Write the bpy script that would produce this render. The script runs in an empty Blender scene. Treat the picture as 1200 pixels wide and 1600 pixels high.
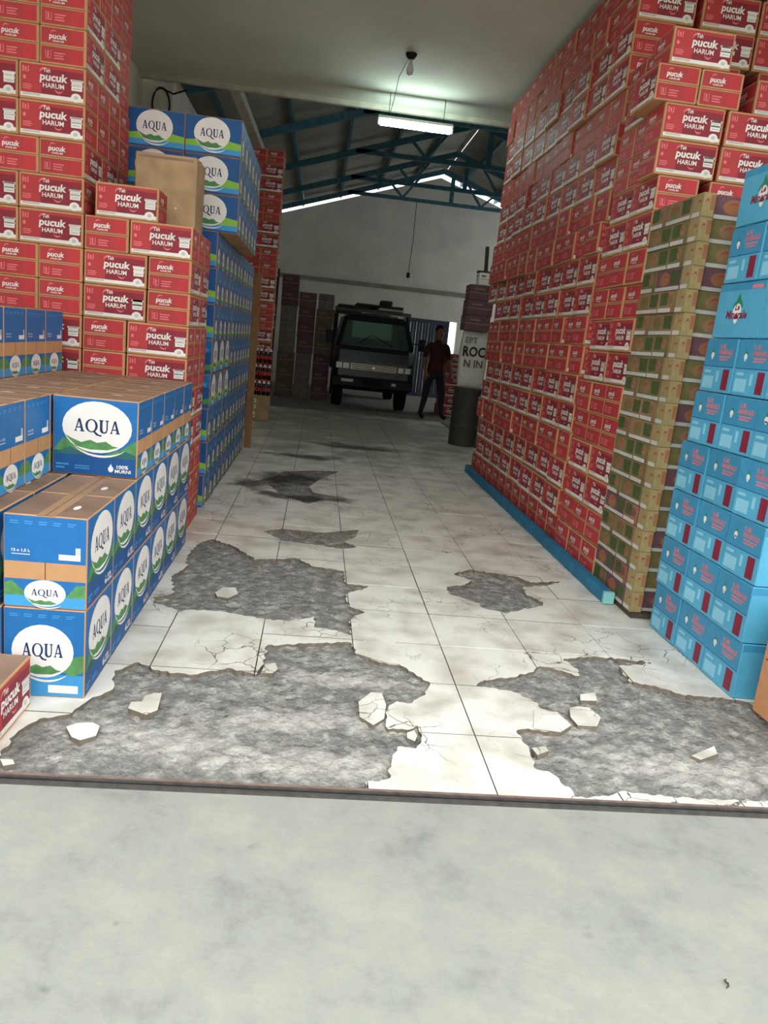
import bpy, bmesh, math, random
import numpy as np
from mathutils import Vector, Matrix
random.seed(7)
scn = bpy.context.scene
COL = scn.collection
R = math.radians

# ------------------------------------------------------------------ camera
F_PX, PITCH, ROLL, YAW, CAM_H = 1198.0, .2187, .1066, .1043, 1.311
def cam_axes():
    f = Vector((math.sin(YAW)*math.cos(PITCH), math.cos(YAW)*math.cos(PITCH), -math.sin(PITCH)))
    r = Vector((math.cos(YAW), -math.sin(YAW), 0)); u = r.cross(f)
    c, s = math.cos(ROLL), math.sin(ROLL)
    return c*r+s*u, -s*r+c*u, f
AX = cam_axes()
cd = bpy.data.cameras.new('camera'); cam = bpy.data.objects.new('camera', cd); COL.objects.link(cam)
cd.sensor_fit = 'VERTICAL'; cd.sensor_height = 36; cd.lens = F_PX/1600*36; cd.clip_end = 200; cd.clip_start = .05
m = Matrix((AX[0], AX[1], -AX[2])).transposed().to_4x4(); m.translation = Vector((0, 0, CAM_H)); cam.matrix_world = m
scn.camera = cam
def on_floor(u, v, z=0.):          # a pixel of the 1200x1600 photograph -> the floor point it looks at
    d = AX[0]*((u-600)/F_PX) - AX[1]*((v-800)/F_PX) + AX[2]
    t = (z-CAM_H)/d.z
    return (d.x*t, d.y*t)

# ------------------------------------------------------------------ world and exposure
w = bpy.data.worlds.new('overcast'); scn.world = w; w.use_nodes = True
bg = w.node_tree.nodes['Background']; bg.inputs[0].default_value = (.93, .97, 1., 1); bg.inputs[1].default_value = 2.4
scn.view_settings.view_transform = 'Standard'; scn.view_settings.look = 'None'
scn.view_settings.gamma = 1; scn.view_settings.use_curve_mapping = False
scn.view_settings.exposure = .55

# ------------------------------------------------------------------ materials
MATS = {}
def srgb(r, g, b):
    f = lambda c: (c/255)/12.92 if c <= 10 else (((c/255)+.055)/1.055)**2.4
    return (f(r), f(g), f(b), 1)
def nd(nt, t, **kw):
    n = nt.nodes.new(t)
    for k, v in kw.items(): setattr(n, k, v)
    return n
def mat(name, col, rough=.75, var=.10, nscale=14., bump=.0, bscale=60., metal=0., rnd=.08, spec=.3):
    """a procedural material: base colour broken up by noise, a little different on each object"""
    if name in MATS: return MATS[name]
    m = bpy.data.materials.new(name); m.use_nodes = True; nt = m.node_tree; L = nt.links.new
    p = nt.nodes['Principled BSDF']; p.inputs['Roughness'].default_value = rough; p.inputs['Metallic'].default_value = metal
    p.inputs['Specular IOR Level'].default_value = spec
    tc = nd(nt, 'ShaderNodeTexCoord'); nz = nd(nt, 'ShaderNodeTexNoise'); nz.inputs['Scale'].default_value = nscale; nz.inputs['Detail'].default_value = 4
    L(tc.outputs['Object'], nz.inputs['Vector'])
    oi = nd(nt, 'ShaderNodeObjectInfo')
    mr = nd(nt, 'ShaderNodeMapRange'); mr.inputs[1].default_value = .3; mr.inputs[2].default_value = .7; mr.inputs[3].default_value = 1-var; mr.inputs[4].default_value = 1+var
    L(nz.outputs['Fac'], mr.inputs[0])
    m2 = nd(nt, 'ShaderNodeMapRange'); m2.inputs[3].default_value = 1-rnd; m2.inputs[4].default_value = 1+rnd
    L(oi.outputs['Random'], m2.inputs[0])
    mu = nd(nt, 'ShaderNodeMath', operation='MULTIPLY'); L(mr.outputs[0], mu.inputs[0]); L(m2.outputs[0], mu.inputs[1])
    vm = nd(nt, 'ShaderNodeVectorMath', operation='SCALE'); vm.inputs[0].default_value = col[:3]
    L(mu.outputs[0], vm.inputs['Scale']); L(vm.outputs[0], p.inputs['Base Color'])
    if bump:
        n2 = nd(nt, 'ShaderNodeTexNoise'); n2.inputs['Scale'].default_value = bscale; n2.inputs['Detail'].default_value = 5
        L(tc.outputs['Object'], n2.inputs['Vector'])
        b = nd(nt, 'ShaderNodeBump'); b.inputs['Strength'].default_value = bump; b.inputs['Distance'].default_value = .01
        L(n2.outputs['Fac'], b.inputs['Height']); L(b.outputs[0], p.inputs['Normal'])
    MATS[name] = m
    return m
def emit(name, col, s):
    m = bpy.data.materials.new(name); m.use_nodes = True; p = m.node_tree.nodes['Principled BSDF']
    p.inputs['Base Color'].default_value = (.8, .8, .8, 1)
    p.inputs['Emission Color'].default_value = col; p.inputs['Emission Strength'].default_value = s
    MATS[name] = m; return m

mat('kraft', srgb(196, 148, 104), .8, .08)
mat('kraft_top', srgb(146, 118, 98), .8, .25, 5.)
mat('kraft_old', srgb(176, 146, 110), .85, .2, 8.)
mat('kraft_orange', srgb(196, 138, 98), .8, .1)
mat('tape', srgb(176, 136, 96), .35, .05)
mat('seam', srgb(88, 62, 46), .9)
mat('red', srgb(182, 62, 64), .6, .06)
mat('red_bright', srgb(196, 60, 64), .6, .06)
mat('maroon', srgb(142, 46, 56), .6, .06)
mat('pink', srgb(226, 120, 124), .6)
mat('white', srgb(236, 230, 222), .6, .04)
mat('greywhite', srgb(196, 196, 188), .6)
mat('aqua_blue', srgb(34, 106, 168), .5, .06)
mat('aqua_dark', srgb(30, 84, 142), .5, .06)
mat('aqua_light', srgb(66, 150, 204), .5, .06)
mat('navy', srgb(26, 52, 96), .6)
mat('green', srgb(86, 140, 84), .6, .2, 30.)
mat('green_dark', srgb(50, 100, 100), .6, .15)
mat('lime', srgb(140, 190, 70), .6, .1)
mat('min_blue', srgb(88, 170, 202), .42, .05)
mat('min_deep', srgb(66, 146, 184), .42, .05)
mat('min_pale', srgb(142, 204, 226), .45, .05)
mat('min_red', srgb(134, 40, 62), .5)
mat('min_pink', srgb(206, 128, 138), .5)
mat('min_green', srgb(44, 138, 96), .5)
mat('noodle_olive', srgb(118, 108, 68), .7, .15, 20.)
mat('noodle_tan', srgb(146, 112, 80), .7, .15, 20.)
mat('noodle_green', srgb(76, 88, 48), .7, .15, 20.)
mat('noodle_purple', srgb(112, 78, 84), .7, .15, 20.)
mat('noodle_cream', srgb(156, 138, 94), .7, .15, 20.)
mat('noodle_red', srgb(170, 72, 60), .7)
mat('noodle_orange', srgb(156, 104, 72), .7)
mat('dark_wood', srgb(74, 64, 54), .85, .2)
mat('ply', srgb(150, 112, 76), .8, .15)
mat('plank_blue', srgb(40, 116, 152), .6, .2, 9., .2)
mat('plank_end', srgb(136, 200, 196), .7)
mat('print_black', srgb(52, 42, 36), .8)
mat('purple_card', srgb(108, 78, 86), .75, .2)
mat('brown_card', srgb(112, 92, 80), .8, .2)
mat('grey_card', srgb(124, 116, 112), .8, .2)
mat('sack', srgb(214, 210, 198), .85, .08, 20., .3, 120.)
mat('drum', srgb(62, 56, 50), .55, .2)
mat('truck_black', srgb(14, 16, 18), .35, .1, spec=.5)
mat('truck_trim', srgb(24, 24, 26), .6)
mat('rubber', srgb(22, 22, 22), .9)
mat('chrome', srgb(200, 200, 196), .22, .03, metal=.9)
mat('silver', srgb(176, 170, 156), .35, .05, metal=.5)
mat('steel', srgb(92, 88, 84), .5, .25, 25., metal=.4)
mat('rust', srgb(128, 104, 92), .8, .25, 30.)
mat('truss_blue', srgb(70, 110, 124), .6, .2)
mat('wall_white', srgb(224, 221, 208), .9, .10, 1.7, .15, 30.)
mat('slab', srgb(222, 219, 204), .9, .10, 1.1, .1, 40.)
mat('slab_edge', srgb(206, 200, 182), .9, .15, 9., .3, 40.)
mat('roof', srgb(150, 148, 136), .7, .15, 2.)
mat('light_block', srgb(168, 164, 154), .9, .1, 1.)
mat('tie_beam', srgb(150, 147, 134), .9, .12, 3.)
mat('gate', srgb(64, 72, 82), .5, .1)
mat('cable', srgb(26, 24, 22), .6)
mat('bulb', srgb(222, 222, 216), .25)
mat('shirt', srgb(62, 26, 31), .9, .15, 30.)
mat('trousers', srgb(38, 36, 42), .9, .15, 30.)
mat('skin', srgb(128, 84, 62), .6)
mat('hair', srgb(16, 14, 14), .6)
mat('cola', srgb(28, 14, 12), .15, .05, spec=.5)
mat('cap_red', srgb(196, 60, 64), .5)
emit('tube_glow', (.74, 1., .95, 1), 34.)
mat('tile_edge', srgb(120, 110, 96), .95, .2, 40.)
def glass_mat():
    m = bpy.data.materials.new('glass'); m.use_nodes = True; p = m.node_tree.nodes['Principled BSDF']
    nz = nd(m.node_tree, 'ShaderNodeTexNoise'); nz.inputs['Scale'].default_value = 9
    mr = nd(m.node_tree, 'ShaderNodeMapRange'); mr.inputs[3].default_value = .03; mr.inputs[4].default_value = .10
    m.node_tree.links.new(nz.outputs['Fac'], mr.inputs[0]); m.node_tree.links.new(mr.outputs[0], p.inputs['Roughness'])
    p.inputs['Base Color'].default_value = (.45, .62, .56, 1); p.inputs['Transmission Weight'].default_value = .9; p.inputs['IOR'].default_value = 1.5
    MATS['glass'] = m
glass_mat()

def floor_mats():
    # ---- glazed tile: cream white, cracked and grimy
    m = bpy.data.materials.new('tile'); m.use_nodes = True; nt = m.node_tree; L = nt.links.new; p = nt.nodes['Principled BSDF']
    g = nd(nt, 'ShaderNodeNewGeometry'); oi = nd(nt, 'ShaderNodeObjectInfo')
    n1 = nd(nt, 'ShaderNodeTexNoise'); n1.inputs['Scale'].default_value = 5.; n1.inputs['Detail'].default_value = 6; L(g.outputs['Position'], n1.inputs['Vector'])
    r1 = nd(nt, 'ShaderNodeValToRGB'); r1.color_ramp.elements[0].position = .30; r1.color_ramp.elements[1].position = .56
    r1.color_ramp.elements[0].color = srgb(196, 188, 172); r1.color_ramp.elements[1].color = srgb(236, 232, 220); L(n1.outputs['Fac'], r1.inputs['Fac'])
    # cracks: edges of distorted cells, only here and there
    nw = nd(nt, 'ShaderNodeTexNoise'); nw.inputs['Scale'].default_value = 7.; nw.inputs['Detail'].default_value = 4; L(g.outputs['Position'], nw.inputs['Vector'])
    vs = nd(nt, 'ShaderNodeVectorMath', operation='SCALE'); vs.inputs['Scale'].default_value = .16; L(nw.outputs['Color'], vs.inputs[0])
    va = nd(nt, 'ShaderNodeVectorMath', operation='ADD'); L(g.outputs['Position'], va.inputs[0]); L(vs.outputs[0], va.inputs[1])
    vo = nd(nt, 'ShaderNodeTexVoronoi', feature='DISTANCE_TO_EDGE'); vo.inputs['Scale'].default_value = 7.5; L(va.outputs[0], vo.inputs['Vector'])
    ck = nd(nt, 'ShaderNodeMapRange'); ck.inputs[1].default_value = .006; ck.inputs[2].default_value = .022; ck.inputs[3].default_value = 1; ck.inputs[4].default_value = 0; L(vo.outputs['Distance'], ck.inputs[0])
    n2 = nd(nt, 'ShaderNodeTexNoise'); n2.inputs['Scale'].default_value = 2.3; n2.inputs['Detail'].default_value = 5; L(g.outputs['Position'], n2.inputs['Vector'])
    k2 = nd(nt, 'ShaderNodeMapRange'); k2.inputs[1].default_value = .50; k2.inputs[2].default_value = .62; L(n2.outputs['Fac'], k2.inputs[0])
    cm = nd(nt, 'ShaderNodeMath', operation='MULTIPLY'); L(ck.outputs[0], cm.inputs[0]); L(k2.outputs[0], cm.inputs[1])
    mx = nd(nt, 'ShaderNodeMix', data_type='RGBA'); L(cm.outputs[0], mx.inputs['Factor']); L(r1.outputs['Color'], mx.inputs['A']); mx.inputs['B'].default_value = srgb(110, 104, 94)
    gm = stain(nt, g, .62, GRIME_SHADE, 2.); mg = nd(nt, 'ShaderNodeMix', data_type='RGBA'); L(gm, mg.inputs['Factor']); L(mx.outputs['Result'], mg.inputs['A']); mg.inputs['B'].default_value = srgb(112, 102, 90)
    st = stain(nt, g, .85); ms = nd(nt, 'ShaderNodeMix', data_type='RGBA'); L(st, ms.inputs['Factor']); L(mg.outputs['Result'], ms.inputs['A']); ms.inputs['B'].default_value = srgb(58, 52, 46)
    L(ms.outputs['Result'], p.inputs['Base Color'])
    rr = nd(nt, 'ShaderNodeMapRange'); rr.inputs[3].default_value = .22; rr.inputs[4].default_value = .6; L(n1.outputs['Fac'], rr.inputs[0]); L(rr.outputs[0], p.inputs['Roughness'])
    b = nd(nt, 'ShaderNodeBump'); b.inputs['Strength'].default_value = .5; b.inputs['Distance'].default_value = .004; b.invert = True; L(cm.outputs[0], b.inputs['Height']); L(b.outputs[0], p.inputs['Normal'])
    MATS['tile'] = m
    # ---- broken cement bed
    m = bpy.data.materials.new('cement'); m.use_nodes = True; nt = m.node_tree; L = nt.links.new; p = nt.nodes['Principled BSDF']
    g = nd(nt, 'ShaderNodeNewGeometry')
    n1 = nd(nt, 'ShaderNodeTexNoise'); n1.inputs['Scale'].default_value = 16; n1.inputs['Detail'].default_value = 12; n1.inputs['Roughness'].default_value = .72; L(g.outputs['Position'], n1.inputs['Vector'])
    r1 = nd(nt, 'ShaderNodeValToRGB'); e = r1.color_ramp.elements; e[0].position = .30; e[0].color = srgb(98, 95, 89); e[1].position = .72; e[1].color = srgb(200, 196, 186)
    e2 = e.new(.5); e2.color = srgb(136, 133, 126); L(n1.outputs['Fac'], r1.inputs['Fac'])
    gm = stain(nt, g, .42, MORTAR, 14.); mg = nd(nt, 'ShaderNodeMix', data_type='RGBA'); L(gm, mg.inputs['Factor']); L(r1.outputs['Color'], mg.inputs['A']); mg.inputs['B'].default_value = srgb(212, 206, 194)
    st = stain(nt, g, .9); ms = nd(nt, 'ShaderNodeMix', data_type='RGBA'); L(st, ms.inputs['Factor']); L(mg.outputs['Result'], ms.inputs['A']); ms.inputs['B'].default_value = srgb(48, 44, 40)
    L(ms.outputs['Result'], p.inputs['Base Color']); p.inputs['Roughness'].default_value = .95
    n3 = nd(nt, 'ShaderNodeTexNoise'); n3.inputs['Scale'].default_value = 26; n3.inputs['Detail'].default_value = 8; L(g.outputs['Position'], n3.inputs['Vector'])
    b = nd(nt, 'ShaderNodeBump'); b.inputs['Strength'].default_value = 1.; b.inputs['Distance'].default_value = .03; L(n3.outputs['Fac'], b.inputs['Height']); L(b.outputs[0], p.inputs['Normal'])
    MATS['cement'] = m
    # ---- concrete apron outside
    m = bpy.data.materials.new('apron'); m.use_nodes = True; nt = m.node_tree; L = nt.links.new; p = nt.nodes['Principled BSDF']
    g = nd(nt, 'ShaderNodeNewGeometry')
    n1 = nd(nt, 'ShaderNodeTexNoise'); n1.inputs['Scale'].default_value = 3.6; n1.inputs['Detail'].default_value = 12; n1.inputs['Roughness'].default_value = .72; L(g.outputs['Position'], n1.inputs['Vector'])
    r1 = nd(nt, 'ShaderNodeValToRGB'); e = r1.color_ramp.elements; e[0].position = .30; e[0].color = srgb(128, 129, 124); e[1].position = .68; e[1].color = srgb(164, 163, 150)
    e2 = e.new(.46); e2.color = srgb(150, 151, 141); L(n1.outputs['Fac'], r1.inputs['Fac'])
    ns = nd(nt, 'ShaderNodeTexNoise'); ns.inputs['Scale'].default_value = 11; ns.inputs['Detail'].default_value = 3; L(g.outputs['Position'], ns.inputs['Vector'])
    rs = nd(nt, 'ShaderNodeMapRange'); rs.inputs[1].default_value = .30; rs.inputs[2].default_value = .22; rs.inputs[3].default_value = 0; rs.inputs[4].default_value = .55; L(ns.outputs['Fac'], rs.inputs[0])
    ms = nd(nt, 'ShaderNodeMix', data_type='RGBA'); L(rs.outputs[0], ms.inputs['Factor']); L(r1.outputs['Color'], ms.inputs['A']); ms.inputs['B'].default_value = srgb(104, 104, 100)
    L(ms.outputs['Result'], p.inputs['Base Color']); p.inputs['Roughness'].default_value = .9
    mp = nd(nt, 'ShaderNodeMapping'); mp.inputs['Rotation'].default_value = (0, 0, .5); mp.inputs['Scale'].default_value = (1.8, 2.4, 1); L(g.outputs['Position'], mp.inputs['Vector'])
    n3 = nd(nt, 'ShaderNodeTexNoise'); n3.inputs['Scale'].default_value = 18; n3.inputs['Detail'].default_value = 10; n3.inputs['Roughness'].default_value = .6; n3.inputs['Distortion'].default_value = .25; L(mp.outputs[0], n3.inputs['Vector'])
    b = nd(nt, 'ShaderNodeBump'); b.inputs['Strength'].default_value = .4; b.inputs['Distance'].default_value = .005; L(n3.outputs['Fac'], b.inputs['Height']); L(b.outputs[0], p.inputs['Normal'])
    MATS['apron'] = m
STAINS = [(-.18, 7.0, .42, .34), (-.05, 6.2, .5, .16), (.0, 8.3, .5, .2), (-.45, 6.55, .3, .2), (.55, 9.4, .6, .3)]
MORTAR = [(.42, 2.50, .42, .12), (-.05, 2.46, .34, .09), (.05, 2.2, .6, .10), (1.35, 2.28, .45, .14), (.25, 2.82, .35, .08), (1.0, 2.55, .3, .08), (-.4, 2.3, .3, .12)]
GRIME_SHADE = [(.6, 11.2, 2.6, 3.6)]  # rear floor grime, darkened in colour to stand in for dimmer light
def stain(nt, g, amt, STAINS=STAINS, nscale=5.):
    """masks for floor oil, mortar and the painted dimness over rear grime: ellipses with ragged edges"""
    L = nt.links.new; out = None
    nz = nd(nt, 'ShaderNodeTexNoise'); nz.inputs['Scale'].default_value = nscale; nz.inputs['Detail'].default_value = 5; L(g.outputs['Position'], nz.inputs['Vector'])
    for cx, cy, rx, ry in STAINS:
        s = nd(nt, 'ShaderNodeVectorMath', operation='SUBTRACT'); L(g.outputs['Position'], s.inputs[0]); s.inputs[1].default_value = (cx, cy, 0)
        d = nd(nt, 'ShaderNodeVectorMath', operation='DIVIDE'); L(s.outputs[0], d.inputs[0]); d.inputs[1].default_value = (rx, ry, 1)
        ln = nd(nt, 'ShaderNodeVectorMath', operation='LENGTH'); L(d.outputs[0], ln.inputs[0])
        a = nd(nt, 'ShaderNodeMath', operation='MULTIPLY_ADD'); L(nz.outputs['Fac'], a.inputs[0]); a.inputs[1].default_value = 2.2; L(ln.outputs['Value'], a.inputs[2])
        r = nd(nt, 'ShaderNodeMapRange'); r.inputs[1].default_value = 1.5; r.inputs[2].default_value = 2.1; r.inputs[3].default_value = amt; r.inputs[4].default_value = 0; L(a.outputs[0], r.inputs[0])
        if out is None: out = r.outputs[0]
        else:
            mx = nd(nt, 'ShaderNodeMath', operation='MAXIMUM'); L(out, mx.inputs[0]); L(r.outputs[0], mx.inputs[1]); out = mx.outputs[0]
    return out
floor_mats()

# ------------------------------------------------------------------ mesh helpers
class MB:
    """collects polygons with materials; build() links them as one mesh object"""
    def __init__(s): s.v = []; s.f = []; s.m = []; s.names = []
    def mi(s, name):
        if name not in s.names: s.names.append(name)
        return s.names.index(name)
    def poly(s, pts, mt):
        k = len(s.v); s.v += [tuple(p) for p in pts]; s.f.append(tuple(range(k, k+len(pts)))); s.m.append(s.mi(mt))
    def raw(s, vs, fs, mt):
        k = len(s.v); s.v += [tuple(p) for p in vs]; i = s.mi(mt)
        for f in fs: s.f.append(tuple(a+k for a in f)); s.m.append(i)
    def box(s, x0, x1, y0, y1, z0, z1, mt):
        s.raw([(x0,y0,z0),(x1,y0,z0),(x1,y1,z0),(x0,y1,z0),(x0,y0,z1),(x1,y0,z1),(x1,y1,z1),(x0,y1,z1)],
              [(0,3,2,1),(4,5,6,7),(0,1,5,4),(1,2,6,5),(2,3,7,6),(3,0,4,7)], mt)
    def cbox(s, x0, x1, y0, y1, z0, z1, c, mt, top=None):
        """a box with chamfered edges"""
        P = {}
        vs = []
        for ix, x in enumerate((x0, x1)):
            for iy, y in enumerate((y0, y1)):
                for iz, z in enumerate((z0, z1)):
                    sx, sy, sz = (1, -1)[ix]*c, (1, -1)[iy]*c, (1, -1)[iz]*c
                    for a, p in enumerate(((x, y+sy, z+sz), (x+sx, y, z+sz), (x+sx, y+sy, z))):
                        P[ix, iy, iz, a] = len(vs); vs.append(p)
        fs = []
        cyc = lambda a, i: [(i, 0, 0), (i, 1, 0), (i, 1, 1), (i, 0, 1)] if a == 0 else ([(0, i, 0), (1, i, 0), (1, i, 1), (0, i, 1)] if a == 1 else [(0, 0, i), (1, 0, i), (1, 1, i), (0, 1, i)])
        tops = []
        for a in range(3):
            for i in (0, 1):
                f = [P[q+(a,)] for q in cyc(a, i)]
                if (a == 2 and i == 1): tops.append(f)
                else: fs.append(f)
        for a, b, o in ((0, 1, 2), (0, 2, 1), (1, 2, 0)):
            for i in (0, 1):
                for j in (0, 1):
                    q = []
                    for k in (0, 1):
                        t = [0, 0, 0]; t[a] = i; t[b] = j; t[o] = k; q.append(tuple(t))
                    fs.append([P[q[0]+(a,)], P[q[1]+(a,)], P[q[1]+(b,)], P[q[0]+(b,)]])
        for ix in (0, 1):
            for iy in (0, 1):
                for iz in (0, 1): fs.append([P[ix, iy, iz, a] for a in range(3)])
        ctr = Vector(((x0+x1)/2, (y0+y1)/2, (z0+z1)/2))
        def fix(f):
            p = [Vector(vs[i]) for i in f]; n = (p[1]-p[0]).cross(p[2]-p[0])
            return f if n.dot(sum(p, Vector())/len(p)-ctr) > 0 else f[::-1]
        s.raw(vs, [fix(f) for f in fs], mt); k = len(s.v)-len(vs)
        for f in tops: s.f.append(tuple(a+k for a in fix(f))); s.m.append(s.mi(top or mt))
    def bar(s, a, b, w, h, mt, up=(0, 0, 1)):
        a, b = Vector(a), Vector(b); d = (b-a).normalized(); u = Vector(up)
        if abs(d.dot(u)) > .97: u = Vector((1, 0, 0))
        sd = d.cross(u).normalized()*w/2; uu = sd.cross(d).normalized()*h/2
        vs = [a-sd-uu, a+sd-uu, a+sd+uu, a-sd+uu, b-sd-uu, b+sd-uu, b+sd+uu, b-sd+uu]
        s.raw(vs, [(3,2,1,0),(4,5,6,7),(0,1,5,4),(1,2,6,5),(2,3,7,6),(3,0,4,7)], mt)
    def tube(s, pts, r, mt, n=8, caps=True):
        pts = [Vector(p) for p in pts]; rs = r if isinstance(r, (list, tuple)) else [r]*len(pts); vs = []; fs = []
        for i, p in enumerate(pts):
            d = (pts[min(i+1, len(pts)-1)]-pts[max(i-1, 0)]).normalized()
            u = Vector((0, 0, 1)) if abs(d.z) < .9 else Vector((1, 0, 0))
            a = d.cross(u).normalized(); b = a.cross(d)
            for k in range(n):
                t = 2*math.pi*k/n; vs.append(p+(a*math.cos(t)+b*math.sin(t))*rs[i])
        for i in range(len(pts)-1):
            for k in range(n): fs.append((i*n+k, i*n+(k+1) % n, (i+1)*n+(k+1) % n, (i+1)*n+k))
        if caps: fs.append(tuple(range(n))[::-1]); fs.append(tuple(range((len(pts)-1)*n, len(pts)*n)))
        s.raw(vs, fs, mt)
    def prism(s, pts, z0, z1, mt, side=None):
        n = len(pts); s.poly([(x, y, z1) for x, y in pts], mt)
        for i in range(n):
            a, b = pts[i], pts[(i+1) % n]
            s.poly([(a[0], a[1], z0), (b[0], b[1], z0), (b[0], b[1], z1), (a[0], a[1], z1)], side or mt)
    def mesh(s, name, smooth=False):
        me = bpy.data.meshes.new(name); me.from_pydata(s.v, [], s.f)
        for n in s.names: me.materials.append(MATS[n])
        me.polygons.foreach_set('material_index', s.m)
        if smooth: me.polygons.foreach_set('use_smooth', [True]*len(s.f))
        me.update(); return me
    def build(s, name, parent=None, loc=None, smooth=False):
        return add(name, s.mesh(name, smooth), parent, loc)
def add(name, me, parent=None, loc=None, rz=0., scale=None):
    o = bpy.data.objects.new(name, me); COL.objects.link(o)
    if parent: o.parent = parent
    if loc is not None: o.location = loc
    if rz: o.rotation_euler.z = rz
    if scale: o.scale = scale
    return o
def tag(o, label, cat, group=None):
    o['label'] = label; o['category'] = cat
    if group: o['group'] = group
    return o
def struct(o): o['kind'] = 'structure'; return o
def empty(name, loc=(0, 0, 0), rz=0.):
    return add(name, None, None, loc, rz)

# ------------------------------------------------------------------ flat print: shapes and lettering in face coordinates
def text2d(s, bold=.02, shear=0., sp=1.):
    cu = bpy.data.curves.new('t', 'FONT'); cu.body = s; cu.size = 1; cu.offset = bold; cu.shear = shear; cu.space_character = sp
    cu.resolution_u = 2; cu.fill_mode = 'BOTH'
    o = bpy.data.objects.new('t', cu); COL.objects.link(o)
    dg = bpy.context.evaluated_depsgraph_get(); me = o.evaluated_get(dg).to_mesh()
    v = [(p.co.x, p.co.y) for p in me.vertices]; f = [tuple(p.vertices) for p in me.polygons]
    o.evaluated_get(dg).to_mesh_clear(); bpy.data.objects.remove(o); bpy.data.curves.remove(cu)
    x0 = min(a for a, b in v); x1 = max(a for a, b in v); y0 = min(b for a, b in v); y1 = max(b for a, b in v)
    return [((a-x0)/(x1-x0), (b-y0)/(y1-y0)) for a, b in v], f
TX = {}
def txt(s, x0, y0, x1, y1, mt, lay=3, **k):
    key = (s, tuple(k.items()))
    if key not in TX: TX[key] = text2d(s, **k)
    v, f = TX[key]
    return ('mesh', [(x0+a*(x1-x0), y0+b*(y1-y0)) for a, b in v], f, mt, lay)
def pl(pts, mt, lay=1): return ('mesh', pts, [tuple(range(len(pts)))], mt, lay)
def rc(x0, y0, x1, y1, mt, lay=1): return pl([(x0, y0), (x1, y0), (x1, y1), (x0, y1)], mt, lay)
def ell(cx, cy, rx, ry, mt, lay=1, n=22, a0=0, a1=360):
    k = n if a1-a0 >= 360 else n+1
    return pl([(cx+rx*math.cos(R(a0+(a1-a0)*i/n)), cy+ry*math.sin(R(a0+(a1-a0)*i/n))) for i in range(k)], mt, lay)
def ring(cx, cy, r0, r1, mt, lay, a0, a1, n=10, asp=1.):
    P = []; Q = []
    for i in range(n+1):
        t = R(a0+(a1-a0)*i/n); k = math.sin(math.pi*i/n)
        P.append((cx+r1*math.cos(t), cy+r1*asp*math.sin(t))); rr = r1+(r0-r1)*k; Q.append((cx+rr*math.cos(t), cy+rr*asp*math.sin(t)))
    return ('mesh', P+Q, [(i, i+1, n+2+i, n+1+i) for i in range(n)], mt, lay)
def aqua_word(x0, y0, x1, y1, mt='navy', lay=3):
    """flared capitals A Q U A"""
    W = x1-x0; H = y1-y0; out = []
    def P(ax, w, pts): out.append(pl([(x0+(ax+u*w)*W, y0+v*H) for u, v in pts], mt, lay))
    for ax in (0., .775):
        w = .225
        P(ax, w, [(.02, 0), (.30, 0), (.24, .07), (.20, .1), (.52, .92), (.46, 1), (.40, 1), (.1, .1), (.02, .05)])
        P(ax, w, [(.38, 1), (.58, 1), (.90, .10), (1, .05), (1, 0), (.56, 0), (.56, .05), (.66, .1), (.46, .78)])
        P(ax, w, [(.22, .27), (.66, .27), (.64, .36), (.25, .36)])
    cx = x0+.375*W; cy = y0+.5*H; n = 20; A = []; B = []
    for i in range(n):
        t = 2*math.pi*i/n; A.append((cx+.135*W*math.cos(t), cy+.52*H*math.sin(t))); B.append((cx+.083*W*math.cos(t), cy+.44*H*math.sin(t)))
    out.append(('mesh', A+B, [(i, (i+1) % n, n+(i+1) % n, n+i) for i in range(n)], mt, lay))
    P(.30, .3, [(.2, .08), (.35, .06), (.6, -.22), (.95, -.30), (1.02, -.2), (.75, -.12), (.5, .1)])
    U = .535; w = .215
    P(U, w, [(0, 1), (.46, 1), (.46, .95), (.36, .9), (.36, .3), (.44, .1), (.3, -.02), (.12, .12), (.1, .3), (.1, .9), (0, .95)])
    P(U, w, [(.62, 1), (1, 1), (1, .95), (.9, .9), (.9, .3), (.8, .05), (.62, -.03), (.3, -.02), (.42, .1), (.6, .08), (.74, .2), (.76, .35), (.76, .9), (.62, .95)])
    return out
def aqua_logo(cx, cy, rx, ry):
    o = [ell(cx, cy, rx, ry, 'white', 2, 26)]
    o += aqua_word(cx-.66*rx, cy-.20*ry, cx+.66*rx, cy+.30*ry)
    o.append(pl([(cx-.93*rx, cy-.36*ry), (cx-.7*rx, cy-.5*ry), (cx-.45*rx, cy-.62*ry), (cx-.2*rx, cy-.5*ry), (cx+.0*rx, cy-.6*ry), (cx+.25*rx, cy-.52*ry), (cx+.45*rx, cy-.68*ry), (cx+.62*rx, cy-.72*ry), (cx+.3*rx, cy-.86*ry), (cx-.2*rx, cy-.88*ry), (cx-.6*rx, cy-.78*ry)], 'green', 2.7))
    o.append(ring(cx+.1*rx, cy-.22*ry, .86*rx, .95*rx, 'white', 2.8, 215, 320, 10, ry/rx))
    return o
def small_lines(x0, y0, x1, y1, n, mt, lay=3, seed=0):
    lay = 2.8
    rr = random.Random(seed); o = []; h = (y1-y0)/n
    for i in range(n): o.append(rc(x0, y0+i*h, x0+(x1-x0)*rr.uniform(.6, 1), y0+i*h+h*.5, mt, lay))
    return o
FACES = ('front', 'back', 'right', 'left')
LETTER = 3
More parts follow.
